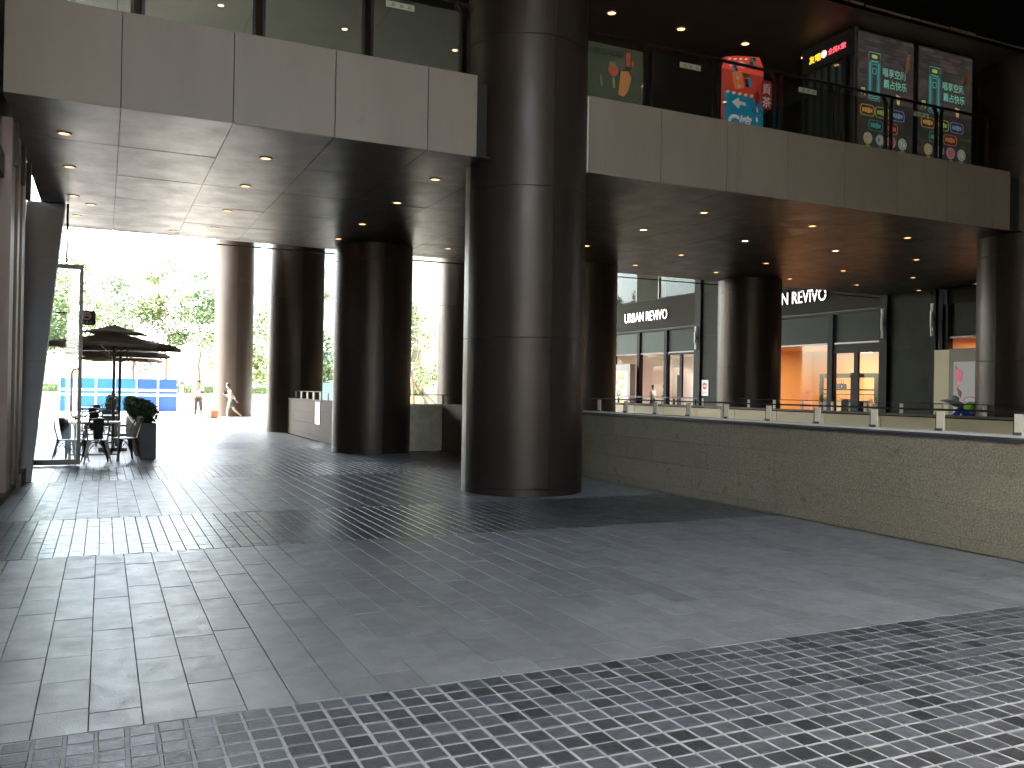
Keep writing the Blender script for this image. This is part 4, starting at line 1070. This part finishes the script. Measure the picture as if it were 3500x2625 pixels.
# woman, walking left
wx, wy = 5.15, 40.9
F2 = Vector((-1, .05, 0)).normalized(); U2 = Vector((0.05, 1, 0)).normalized()
t = thing('person', 'woman in a striped long sleeved top and grey skirt walking left past the farthest column', 'person', (wx, wy, 0))
J = dict(pelvis=(0,-.06,.86,(.13,.115)), waist=(0,-.05,1.00,(.11,.09)), chest=(0,.0,1.20,(.13,.10)), neck0=(0,.03,1.33,.045), neck1=(0,.06,1.39,.042), head=(0,.11,1.49,(.068,.082)), crown=(0,.10,1.56,.060),
 shL=(.15,0.0,1.28,.045), elL=(.17,-.14,1.05,.036), wrL=(.14,-.28,.86,.025), shR=(-.15,.02,1.28,.045), elR=(-.19,.0,1.03,.036), wrR=(-.06,.17,1.10,.025),
 hipL=(.08,-.06,.80,.085), knL=(.08,-.20,.45,.052), anL=(.08,-.52,.16,.034), toeL=(.08,-.50,.04,.028), hipR=(-.08,-.04,.80,.085), knR=(-.08,.10,.45,.052), anR=(-.08,.10,.09,.034), toeR=(-.08,.25,.035,.028))
P_ = person_fig(t, (wx, wy, 0), U2, F2, J, 'skin', 'cloth_white', 'skirt_grey', sleeve='long', skirt=True)
for k in range(5):
    z_ = 1.00+k*.055
    MB().lathe([(.150,0),(.152,.011),(.150,.022)], 18, (wx-.0+.03-k*.008, wy, z_), cap=False).build('stripe', 'skirt_grey', t, True)
blob('hair_bun', P_('head')-F2*.10+Vector((0,0,.03)), (.05,.05,.05), 'hair', t)
bgx = thing('handbag', 'dark bag held against the chest of the walking woman', 'handbag', tuple(P_('wrR')))
c_ = P_('wrR')+Vector((0,0,.08)); MB().box(c_.x-.10, c_.x+.06, c_.y-.04, c_.y+.04, c_.z-.05, c_.z+.10).build('bag_body', 'paint_black', bgx)
# worker behind the cream parapet, bending forward
kx, ky = 17.45, 13.42
F3 = Vector((-.25, 1, 0)).normalized(); U3 = Vector((-1, -.25, 0)).normalized()
t = thing('person', 'worker in grey sun hat and lime safety vest bending behind the cream parapet', 'person', (kx, ky, 0))
J = dict(pelvis=(0,-.30,0.94,(.16,.13)), waist=(0,-.26,1.14,(.15,.12)), chest=(0,-.06,1.29,(.17,.13)), neck0=(0,.10,1.34,.055), neck1=(0,.16,1.36,.052), head=(0,.25,1.40,(.08,.09)), crown=(0,.26,1.47,.07),
 shL=(.19,0.02,1.26,.055), elL=(.24,.16,1.05,.042), wrL=(.16,.36,0.90,.028), shR=(-.19,.02,1.26,.055), elR=(-.24,.16,1.05,.042), wrR=(-.16,.36,0.90,.028),
 hipL=(.10,-.26,.76,.09), knL=(.12,-.02,.45,.06), anL=(.13,-.18,.08,.042), toeL=(.14,-.02,.035,.035), hipR=(-.10,-.26,.76,.09), knR=(-.12,.02,.45,.06), anR=(-.13,-.12,.08,.042), toeR=(-.14,.05,.035,.035))
P_ = person_fig(t, (kx, ky, 0), U3, F3, J, 'skin_dark', 'blue_cloth', 'trousers', sleeve='long')
g_ = {'a': (*(P_('waist')+Vector((0,0,.0))), (.185,.15)), 'b': (*(P_('chest')-F3*.05+Vector((0,0,.02))), (.25,.20)), 'c': (*(P_('neck0')-F3*.10), (.17,.13))}
skin_mesh('safety_vest', g_, [('a','b'),('b','c')], 'vest_green', t, 2)
c_ = (P_('waist')+P_('chest'))*.5-F3*.06
MB().lathe([(.19,-.03),(.205,.03)], 20, tuple(c_+Vector((0,0,0.0))), cap=False).build('reflective_band', 'vest_grey', t, True)
hp = P_('crown')
hm = MB().lathe([(.27,-.055),(.20,-.022),(.115,.0),(.108,.06),(.085,.095),(.03,.112),(.001,.113)], 26, (0,0,0), cap=False)
ax = U3.cross(Vector((0,0,1))); q_ = Quaternion(U3, -0.20)
hm.v = [tuple(q_ @ Vector(v) + hp - F3*.01 + Vector((0,0,.0))) for v in hm.v]
hm.build('sun_hat', 'hat_straw', t, True)
# mannequins
def mannequin(y, xo, label, face, shirt):
    t = thing('mannequin', label, 'mannequin', (XS+xo, y, 0.12), 'mannequins in the left shop window')
    F = Vector(face).normalized(); U = Vector((-F.y, F.x, 0))
    J = dict(pelvis=(0,0,.95,(.13,.10)), waist=(0,0,1.12,(.11,.09)), chest=(0,0,1.36,(.15,.10)), neck0=(0,0,1.50,.05), neck1=(0,.01,1.58,.045), head=(0,.03,1.71,(.075,.09)), crown=(0,.02,1.79,.07),
     shL=(.19,0,1.44,.048), elL=(.24,-.02,1.14,.036), wrL=(.23,.05,.88,.025), shR=(-.19,0,1.44,.048), elR=(-.24,-.02,1.14,.036), wrR=(-.23,.05,.88,.025),
     hipL=(.09,0,.88,.08), knL=(.10,.02,.48,.05), anL=(.10,0,.08,.036), toeL=(.11,.13,.03,.03), hipR=(-.09,0,.88,.08), knR=(-.10,.0,.48,.05), anR=(-.10,0,.08,.036), toeR=(-.11,.13,.03,.03))
    b = Vector((XS+xo, y, .12))
    def P(k): u_, f_, z_ = J[k][:3]; return b + U*u_ + F*f_ + Vector((0,0,z_))
    body = {k: (*P(k), J[k][3]) for k in J}
    ed = [('pelvis','waist'),('waist','chest'),('chest','neck0'),('neck0','neck1'),('neck1','head'),('head','crown')]
    for s_ in 'LR': 
        ed += [('chest','sh'+s_),('sh'+s_,'el'+s_),('el'+s_,'wr'+s_),('pelvis','hip'+s_),('hip'+s_,'kn'+s_),('kn'+s_,'an'+s_),('an'+s_,'toe'+s_)]
        hd, he = hand('h', P('wr'+s_), (P('wr'+s_)-P('el'+s_)), None, t, 1.0, F)
        for k in hd:
            if k != 'w': body['h'+s_+k] = hd[k]
        ed += [(('wr'+s_) if a == 'w' else 'h'+s_+a, 'h'+s_+c) for a, c in he]
    skin_mesh('body', body, ed, 'mannequin_black', t, 2)
    g = {'pelvis': (*P('pelvis'), (.17,.13)), 'waist': (*P('waist'), (.155,.12)), 'chest': (*P('chest'), (.17,.12)), 'n': (*(P('neck0')-Vector((0,0,.03))), .075)}
    e2 = [('pelvis','waist'),('waist','chest'),('chest','n')]
    for s_ in 'LR':
        g['s'+s_] = (*P('sh'+s_), .066); g['m'+s_] = (*(P('sh'+s_)*.4+P('el'+s_)*.6), .068); e2 += [('chest','s'+s_),('s'+s_,'m'+s_)]
    skin_mesh('tee_shirt', g, e2, shirt, t, 2)
    MB().lathe([(.28,-.12),(.28,-.0)], 20, (XS+xo, y, .12)).build('base', 'cloth_white', t)
mannequin(35.95, .75, 'black mannequin in a white tee shirt half hidden by the food poster', (-.4,.6,0), 'cloth_white')
mannequin(35.0, .75, 'black mannequin in a long white tee shirt facing left in the shop window', (-.6,.9,0), 'cloth_white')

# ------------------------------------------------------------------ left shopfront
ls = thing('left_shopfront', 'shopfront with pinkish metal fins and glass along the left edge', 'shopfront', (-1.2, 13, 0))
B(-1.30, -1.13, 0, 15.6, 0, .14).build('plinth', 'plinth_stone', ls); B(-1.18, -1.06, 14.6, 15.75, 0, .20).build('plinth', 'plinth_stone', ls)
for (a, b, x1) in ((12.75,13.25,-1.10),(13.75,14.05,-1.10),(14.45,14.95,-1.10),(8.2,8.7,-1.12),(4.2,4.7,-1.12)):
    B(-1.34, x1, a, b, .14, 4.90).build('fin', 'pink_frame', ls)
for (a, b) in ((13.25,13.75),(14.05,14.45),(8.7,12.75),(4.7,8.2),(0,4.2)):
    B(-1.262, -1.25, a, b, .14, 4.2).build('glass_pane', 'glass_mirror', ls); B(-1.30, -1.18, a+.002, b-.002, 4.12, 4.42).build('head_beam', 'beam_dark', ls)
    B(-1.32, -1.22, a+.002, b-.002, 4.42, 4.90).build('fascia_board', 'panel_light', ls)
B(-6, -1.36, 0, 15.5, 0, 9.6).build('backing_wall', 'panel_light', ls); B(-6, -1.37, 15.52, 19.4, 0, 4.95).build('backing_wall', 'pillar_grey', ls); B(-1.36, -1.16, 0, 11.6, 4.9, 9.6).build('upper_wall', 'fascia_panel', ls)
for yy in (13.0, 14.2, 15.3): B(-1.22, -1.06, yy, yy+.12, 4.35, 4.91).build('bracket', 'beam_dark', ls)
pl = thing('leaning_pillar', 'grey metal clad pillar that widens upward, leaning beside the glass door', 'pillar', (-1.1, 15.5, 0))
def wedge(z0, z1):
    def e(z):
        k = z/4.9; yb = 15.4+3.1*k; return yb, -1.00+0.29*k
    (ya, xa), (yb, xb) = e(z0), e(z1)
    MB().add([(-1.34,ya,z0),(xa,ya,z0),(xb,yb,z1),(-1.34,yb,z1),(-1.34,ya+.3,z0),(xa,ya+.3,z0),(xb,yb+.3,z1),(-1.34,yb+.3,z1)],
             [(0,1,2,3),(4,5,6,7),(0,1,5,4),(1,2,6,5),(2,3,7,6),(3,0,4,7)]).build('metal_panel', 'pillar_grey', pl)
wedge(0.0, 1.9); wedge(1.903, 3.80); wedge(3.803, 4.915)
dr = thing('glass_door', 'open glass door with a long brass handle beside the leaning pillar', 'door', (-.75, 18.2, 0))
B(-1.12, -.43, 18.19, 18.21, .12, 3.66).build('glass_pane', 'glass_clear', dr)
B(-.43, -.365, 18.16, 18.24, .02, 3.74).build('stile', 'frame_grey', dr); B(-1.14, -.43, 18.16, 18.24, 3.66, 3.74).build('top_rail', 'frame_grey', dr); B(-1.14, -.43, 18.16, 18.24, .02, .12).build('bottom_rail', 'frame_grey', dr)
MB().tube([(-.42,18.15,1.80),(-.44,18.08,1.80),(-.50,18.06,1.79),(-.53,18.06,1.72),(-.53,18.06,.98),(-.50,18.06,.90),(-.44,18.08,.88),(-.42,18.15,.88)], .018, 10).build('brass_handle', 'brass', dr, True)
nl = thing('neon_letter', 'white neon letter N above the glass door', 'sign', (-.72, 18.4, 4.1))
mb = MB(); mb.tube([(-.86,18.35,3.80),(-.80,18.35,4.42)], .018, 6).tube([(-.80,18.35,4.42),(-.70,18.35,3.82)], .018, 6).tube([(-.70,18.35,3.82),(-.66,18.35,4.40)], .018, 6); mb.build('neon_tube', 'neon_white', nl)
mb = MB(); mb.tube([(-.66,18.42,3.80),(-.66,18.42,4.9)], .022, 6); mb.build('hanger', 'frame_dark', nl)
# cafe building further back on the left
cf = thing('cafe_building', 'cafe frontage set back behind the terrace tables', 'building', (-4, 26, 0))
B(-9, -3.0, 19.5, 40, 0, 7.5).build('wall', 'stone_dark', cf); B(-3.02, -2.9, 20, 36, 3.0, 3.7).build('sign_board', 'orange_board', cf)
for k in range(5): B(-3.03, -2.97, 20.2+k*3.1, 22.9+k*3.1, .3, 2.9).build('window', 'glass_mirror', cf)
bs = thing('hanging_sign', 'small black square hanging sign with a round pink logo beyond the glass door', 'sign', (-.4, 24, 3.1))
MB().prism([(p[0], 24, p[1]) for p in rrect(-.60,-.20,2.97,3.33,.05,3)], (0,.05,0)).build('board', 'paint_black', bs)
fl = Flat((-.60, 24, 2.97), (1,0,0), (0,0,1), bs)
fl.poly('round_logo', ell(.20,.225,.105,.105,20), 'logo_pink', .002); fl.poly('logo_mark', [(.15,.16),(.25,.16),(.25,.22),(.15,.22)], 'paint_black', .006); fl.lines('logo_mark', [(.13,.26,.27,.26),(.20,.26,.20,.32)], .012, 'paint_black', .006)
for k in range(3): fl.poly('caption', [(.11+k*.08,.05),(.15+k*.08,.05),(.15+k*.08,.09),(.11+k*.08,.09)], 'logo_pink', .004)
MB().tube([(-.62,24.02,3.25),(-3.0,24.02,3.25)], .02, 6).build('arm', 'frame_dark', bs)

# umbrellas
def umbrella(x, y, rot, label, hw=1.22, zc=2.42):
    t = thing('umbrella', label, 'umbrella', (x, y, 0), 'dark square cafe umbrellas')
    MB().tube([(x,y,0.06),(x,y,2.82)], .032, 10).build('pole', 'pole_metal', t, True)
    B(x-.3, x+.3, y-.3, y+.3, 0, .07).build('base', 'pole_metal', t)
    def canopy(h, zt, ze, drop):
        mb = MB(); n = 8; pts = []
        for k in range(8):
            a = k*PI/4; sx_, sy_ = [(1,0),(1,1),(0,1),(-1,1),(-1,0),(-1,-1),(0,-1),(1,-1)][k]
            sag = 0.0 if k % 2 else .035
            pts.append((x+sx_*h, y+sy_*h, ze+sag))
        mid = [(x+(p[0]-x)*.5, y+(p[1]-y)*.5, ze+(zt-ze)*(.44 if i % 2 else .50)) for i, p in enumerate(pts)]
        vs = [(x,y,zt)] + mid + pts + [(p[0],p[1],p[2]-drop) for p in pts]
        fs = []
        for k in range(8):
            j = (k+1) % 8
            fs += [(0,1+k,1+j), (1+k,9+k,9+j,1+j), (9+k,17+k,17+j,9+j)]
        mb.add(vs, fs); return mb.rotz(rot, (x, y))
    canopy(hw, 2.74, zc, .09).build('canopy', 'umbrella_cloth', t); canopy(hw*.48, 2.90, 2.70, .03).build('vent_canopy', 'umbrella_cloth', t)
    for k in range(4):
        a = rot+PI/4+k*PI/2
        MB().tube([(x,y,2.15),(x+math.cos(a)*.8, y+math.sin(a)*.8, 2.56)], .012, 6).build('strut', 'steel', t)
umbrella(.22, 22.2, -.28, 'nearest dark two tier cafe umbrella, above the front table')
umbrella(.45, 28.4, -.2, 'second dark cafe umbrella, just behind the nearest one')
umbrella(.52, 34.6, -.25, 'third dark cafe umbrella, farthest along the terrace')

# tables
def table(y, label, x0=-.62, x1=.34):
    t = thing('cafe_table', label, 'table', ((x0+x1)/2, y, 0), 'pale topped cafe tables in a row')
    B(x0, x1, y, y+.62, .74, .775).build('table_top', 'table_top', t)
    for xx in (x0+.04, x1-.04):
        for yy in (y+.04, y+.58): B(xx-.018, xx+.018, yy-.018, yy+.018, 0, .74).build('leg', 'gun_metal', t)
    B(x0+.04, x1-.04, y+.30, y+.33, .10, .13).build('stretcher', 'gun_metal', t)
for y_, lab in ((19.05,'front cafe table, nearest to the planters'),(22.9,'second cafe table behind the front one'),(26.6,'third cafe table along the terrace'),(30.4,'fourth and farthest cafe table')): table(y_, lab)
# metal cafe chair
def chair_proto():
    t = thing('metal_chair', 'x', 'chair', (0,0,0), 'metal cafe chairs')
    MB().cbox(-.19,.19,-.18,.19,.43,.455,.006).build('seat', 'steel', t)
    MB().prism([(-.075,-.17,.46),(.075,-.17,.46),(.10,-.27,.86),(-.10,-.27,.86)], (0,-.006,0)).build('back_splat', 'gun_metal', t)
    MB().tube([(-.17,-.15,.45),(-.20,-.22,.70),(-.15,-.29,.85),(0,-.31,.875),(.15,-.29,.85),(.20,-.22,.70),(.17,-.15,.45)], .013, 8).build('back_frame', 'steel', t, True)
    for (sx_, sy_) in ((1,1),(-1,1),(1,-1),(-1,-1)):
        mb = MB(); a = Vector((sx_*.16, sy_*.15, .44)); b = Vector((sx_*.24, sy_*.24, 0))
        px = Vector((0, sy_, 0)) ; pxx = Vector((sx_, 0, 0))
        mb.add([a+pxx*.02-px*.05, a+pxx*.02+px*.02, a-pxx*.05+px*.02, b+pxx*.010-px*.012, b+pxx*.010+px*.010, b-pxx*.012+px*.010], [(0,1,4,3),(1,2,5,4),(0,3,5,2)])
        mb.build('leg', 'steel', t)
    mb = MB()
    for (a, b) in (((-.2,.2),(.2,.2)),((-.2,-.2),(.2,-.2)),((-.2,-.2),(-.2,.2)),((.2,-.2),(.2,.2))):
        pts = [(a[0]+(b[0]-a[0])*k/6, a[1]+(b[1]-a[1])*k/6, .10+.30*math.sin(PI*k/6)**.7) for k in range(7)]
        mb.tube(pts, .008, 6)
    mb.build('leg_arch', 'steel', t, True)
    return t
cp = chair_proto(); first = True
for (x, y, rz, lab) in ((-.10,18.72,.12,'metal cafe chair with its back to the camera at the front table'),(.42,19.25,1.9,'metal cafe chair at the right side of the front table'),(-.55,18.9,-.5,'metal cafe chair seen through the glass door'),
        (-.2,22.55,.1,'metal cafe chair in front of the second table'),(.1,24.0,3.2,'metal cafe chair behind the second table'),(-.25,26.2,.0,'metal cafe chair in front of the third table'),(.15,27.7,3.0,'metal cafe chair behind the third table'),
        (-.2,30.0,.1,'metal cafe chair in front of the farthest table'),(.15,31.5,3.1,'metal cafe chair behind the farthest table')):
    o = cp if first else copy_tree(cp); first = False
    o.location = (x, y, 0); o.rotation_euler = (0,0,rz); o['label'] = lab

# planters with shrubs
def leaves(mb, c, rad, n, s, rnd, shell_=0.55):
    for _ in range(n):
        while True:
            p = Vector((rnd.uniform(-1,1), rnd.uniform(-1,1), rnd.uniform(-1,1)))
            if p.length <= 1 and p.length > shell_*rnd.random(): break
        q = Vector((c[0]+p.x*rad[0], c[1]+p.y*rad[1], c[2]+p.z*rad[2]))
        a = Vector((rnd.gauss(0,1), rnd.gauss(0,1), rnd.gauss(0,.6))).normalized(); b = a.cross(Vector((rnd.gauss(0,1), rnd.gauss(0,1), rnd.gauss(0,1)))).normalized()
        L = s*rnd.uniform(.6,1.3)
        mb.add([q-a*L*.5, q+b*L*.28, q+a*L*.5, q-b*L*.28], [(0,1,2,3)])
rnd = random.Random(4)
def planter(y, bright, label, x=.87):
    t = thing('planter', label, 'planter', (x, y, 0), 'rectangular dark planters along the terrace')
    w = .155
    mb = MB(); mb.box(x-w, x+w, y-w, y-w+.02, 0, .72).box(x-w, x+w, y+w-.02, y+w, 0, .72).box(x-w, x-w+.02, y-w+.02, y+w-.02, 0, .72).box(x+w-.02, x+w, y-w+.02, y+w-.02, 0, .72)
    mb.build('box', 'planter_box', t); B(x-w+.02, x+w-.02, y-w+.02, y+w-.02, .1, .66).build('soil', 'bark', t)
    s_ = thing('shrub', label.replace('planter', 'shrub growing in the planter').replace('box ', ''), 'shrub', (x, y, .66), 'shrubs in the terrace planters')
    mb = MB(); leaves(mb, (x-.02, y, .92), (.25,.26,.28), 620, .075, rnd); leaves(mb, (x-.12, y+.05, .98), (.16,.2,.2), 160, .07, rnd)
    tag(mb.build('foliage', 'leaf_painted_sunlit' if bright else 'leaf_dark', s_), kind='stuff')
    mb = MB()
    for k in range(5): mb.tube([(x,y,.64),(x+rnd.uniform(-.12,.12), y+rnd.uniform(-.12,.12), 1.0)], .008, 5)
    mb.build('stem', 'bark', s_)
for k, (y_, b_, lab) in enumerate(((19.9,False,'nearest dark planter at the corner of the terrace'),(21.3,False,'second planter from the front'),(22.7,False,'third planter from the front'),(24.1,True,'fourth planter with leaves coloured as if sunlit'),(25.5,True,'fifth planter with leaves coloured as if sunlit'),(27.0,True,'sixth planter with leaves coloured as if sunlit'),(29.0,True,'seventh planter at the far end of the terrace'))):
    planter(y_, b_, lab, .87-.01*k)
planter(33.5, True, 'bright shrub planter standing alone behind the tables', .35)
# low slats between planters
rl_ = thing('terrace_rail', 'low dark slatted rail linking the terrace planters', 'rail', (.75, 25, 0))
for k in range(22):
    yy = 20.3+k*.42; B(.64, .70, yy, yy+.05, 0, .62).build('slat', 'gun_metal', rl_)
B(.63, .71, 20.1, 29.5, .62, .66).build('top_bar', 'gun_metal', rl_)

# ------------------------------------------------------------------ background
fn = thing('site_fence', 'blue and cyan metal construction fence with yellow chevron stripes', 'fence', (0, 51.5, 0))
xs = [3.70, 2.70, 1.62, .55, -.36, -1.4, -2.1]
for i, (b, a) in enumerate(zip(xs[:-1], xs[1:])):
    m = 'fence_blue' if i < 2 else 'fence_cyan'
    B(a+.06, b-.02, 51.5, 51.53, .03, 1.80).build('panel', m, fn)
    B(a-.03, a+.05, 51.46, 51.55, 0, 1.83).build('post', 'fence_white', fn)
    for z_ in (1.19, .93):
        if i < 2:
            mb = MB()
            for k in range(9):
                x0_ = a+.08+k*(b-a-.14)/9
                mb.prism([(x0_,51.492,z_-.05),(x0_+.06,51.492,z_-.05),(x0_+.10,51.492,z_+.05),(x0_+.04,51.492,z_+.05)], (0,.004,0))
            mb.build('chevron_stripe', 'stripe_yellow', fn)
            B(a+.06, b-.02, 51.496, 51.499, z_-.055, z_+.055).build('stripe', 'fence_white', fn)
        else: B(a+.06, b-.02, 51.496, 51.499, z_-.05, z_+.05).build('stripe', 'fence_white', fn)
bn = thing('banner_sign', 'narrow grey and white banner with a red mark beside the blue fence', 'sign', (3.85, 49.6, 0))
B(3.68, 3.90, 49.6, 49.64, .2, 1.72).build('board', 'sign_white', bn)
fl = Flat((3.68, 49.6, .2), (1,0,0), (0,0,1), bn)
fl.poly('grey_field', [(0,.75),(.22,.75),(.22,1.5),(0,1.5)], 'frame_grey', .003); fl.poly('white_oval', ell(.11,1.05,.075,.27,16), 'sign_white', .006); fl.poly('red_mark', ell(.11,1.05,.04,.14,12), 'print_red', .009)
cn = thing('traffic_cone', 'red and white traffic cone in front of the blue fence', 'traffic cone', (1.9, 45, 0))
MB().lathe([(.15,.03),(.04,.62),(.03,.64)], 16, (1.9,45,0)).build('cone', 'cone_red', cn, True); B(1.70,2.10,44.8,45.2,0,.035).build('base', 'cone_red', cn)
for z_ in (.25,.42): MB().lathe([(.15-.11*(z_-.03)/.59+.004, z_),(.15-.11*(z_+.08-.03)/.59+.004, z_+.08)], 16, (1.9,45,0), cap=False).build('reflective_band', 'sign_white', cn)
for (a, b, h, y_, m, lab) in ((4.05,4.22,.37,42.0,'bag_green','dark green box on the ground at the man feet'),(4.36,4.47,.34,42.05,'bag_green','pale green box between the other boxes')):
    t = thing('box', lab, 'box', ((a+b)/2, y_, 0), 'boxes on the ground by the farthest column'); B(a, b, y_, y_+.2, 0, h).build('box_body', m, t); B(a+.05, b-.05, y_-.004, y_-.001, .02, h-.02).build('stripe', 'sign_white', t)
t = thing('box', 'brown cardboard box leaning at the foot of the farthest column', 'box', (4.64, 42.1, 0), 'boxes on the ground by the farthest column'); B(4.50, 4.80, 42.1, 42.35, 0, .38).build('box_body', 'bag_brown', t)
bb = thing('water_barrier', 'pale blue plastic barrier seen between two columns', 'barrier', (11.1, 48, 0))
MB().prism([(10.6,47.8,0),(11.7,47.8,0),(11.55,47.8,1.75),(10.75,47.8,1.75)], (0,.5,0)).build('barrier_body', 'bin_blue', bb)

hd = thing('hedge', 'long clipped green hedge on a low planter wall across the plaza', 'hedge', (10, 56, 0))
B(-14, 40, 55.6, 58, 0, 1.02).build('planter_wall', 'planter_wall', hd); 
mb = MB(); rnd = random.Random(9)
for k in range(16000):
    q = Vector((rnd.uniform(-14,40), rnd.uniform(55.75,56.7), rnd.uniform(1.0,1.52))); a = Vector((rnd.gauss(0,1),rnd.gauss(0,1),rnd.gauss(0,1))).normalized(); b = a.orthogonal().normalized(); L = rnd.uniform(.05,.12)
    mb.add([q-a*L, q+b*L*.6, q+a*L, q-b*L*.6], [(0,1,2,3)])
tag(mb.build('foliage', 'leaf_tree', hd), kind='stuff'); B(-14, 40, 55.85, 56.6, 1.02, 1.45).build('hedge_core', 'leaf_dark', hd)

def tree(x, y, h, cr, label, m='leaf_tree', n=2600, tr=.14, low=.35, seed=0, dens=1):
    rnd = random.Random(seed)
    t = thing('tree', label, 'tree', (x, y, 0), 'trees across the plaza')
    mb = MB(); pts = [(x+rnd.uniform(-.06,.06)*k, y, h*.85*k/6) for k in range(7)]
    mb.tube(pts, [tr*(1-.12*k) for k in range(7)], 8)
    lobes = []
    for k in range(9):
        a = rnd.uniform(0, 2*PI); z0 = h*rnd.uniform(low, .75); L = cr*rnd.uniform(.5,1.0); e = (x+math.cos(a)*L, y+math.sin(a)*L, z0+L*rnd.uniform(.3,.9))
        mb.tube([(x,y,z0),((x+e[0])/2,(y+e[1])/2,z0+(e[2]-z0)*.4),e], [tr*.4, tr*.25, tr*.1], 6); lobes.append(e)
    lobes.append((x, y, h*.9)); mb.build('trunk', 'bark', t, True)
    cb = MB()
    for e in lobes:
        rr = cr*rnd.uniform(.42,.75); leaves(cb, e, (rr, rr, rr*.8), int(n/len(lobes)), .27, rnd, .3)
    tag(cb.build('crown', m, t), kind='stuff')
trs = [(-6,64,9,3.2,'broad tree at the far left behind the cafe umbrellas'),(-2.2,66,10,2.6,'tree rising above the nearest umbrella'),(2.0,68,9.5,2.0,'slim tree behind the cyan fence panels'),
 (3.9,66,11,1.6,'tall narrow tree behind the blue fence panels'),(6.3,67,10.5,1.4,'very slim tree with a bare trunk left of the farthest column'),(8.3,60,4.6,2.0,'low bushy tree just left of the farthest column'),
 (12.0,62,5.2,2.2,'low bushy tree just right of the farthest column'),(13.4,70,11,2.4,'tall tree between the farthest column and its neighbour'),(17.2,60,9.5,2.6,'leafy tree seen left of the second column'),
 (21.5,62,11,3.2,'tall leafy tree in the gap right of the second column'),(24.5,56,5.4,2.3,'young bushy tree low in the gap right of the second column'),(28,70,12,3.2,'tree partly hidden by the column beyond the pale wall')]
for i, (x, y, h, cr, lab) in enumerate(trs):
    tree(x, y, h, cr, lab, 'leaf_tree' if i % 2 else 'leaf_tree_cool', 6500 if cr > 2 else 3200, .16 if cr > 2 else .11, seed=20+i, low=.3 if h > 6 else .25)
sk = thing('staked_tree', 'slender young tree propped with wooden stakes beyond the pale stone wall', 'tree', (16.9, 50, 0))
MB().tube([(16.9,50,0),(16.8,50,1.6),(16.6,50,3.0),(16.85,50,4.2)], [.10,.09,.06,.03], 8).tube([(16.7,50,2.4),(17.1,50,3.4),(17.2,50,4.3)], [.05,.04,.02], 6).build('trunk', 'bark', sk, True)
for (dx, dy) in ((1.3,.2),(-.9,.4),(.5,-.9),(2.0,0)): MB().tube([(16.9+dx,50+dy,0),(16.85,50,1.9)], .035, 6).build('stake', 'bark', sk)
cb = MB(); rnd = random.Random(2); leaves(cb, (17.4,51,2.4), (1.6,1.0,.9), 1200, .18, rnd); leaves(cb, (16.9,50,4.8), (1.2,1.0,1.2), 500, .2, rnd); tag(cb.build('foliage', 'leaf_tree', sk), kind='stuff')
# pale apartment block far away
ab = thing('apartment_block', 'pale washed out apartment block with small windows beyond the trees', 'building', (45, 150, 0))
B(18, 78, 150, 165, 0, 46).build('wall', 'far_building', ab)
wm = MB().box(-.8, .8, -.03, .03, -.9, .9).mesh('window', 'far_window')
for i in range(19):
    for j in range(12): put('window', wm, ab, (19.5+i*3.1-45, -.04, 3.5+j*3.5))

# ------------------------------------------------------------------ small litter on the floor
for (x, y, lab) in ((6.18,11.25,'small orange scrap at the foot of the nearest column'),(6.55,8.2,'small orange leaf on the slabs nearest the second cobble band'),(7.16,6.97,'small orange leaf near the middle of the parapet'),(6.95,5.13,'larger orange leaf at the right edge of the slabs')):
    t = thing('leaf', lab, 'leaf', (x, y, 0), 'fallen orange leaves on the paving')
    s_ = .022; MB().add([(x-s_,y,.004),(x,y+s_*.6,.010),(x+s_,y,.006),(x+s_*.1,y-s_*.7,.016),(x,y,.012)], [(0,1,4),(1,2,4),(2,3,4),(3,0,4)]).build('blade', 'decal_orange', t)
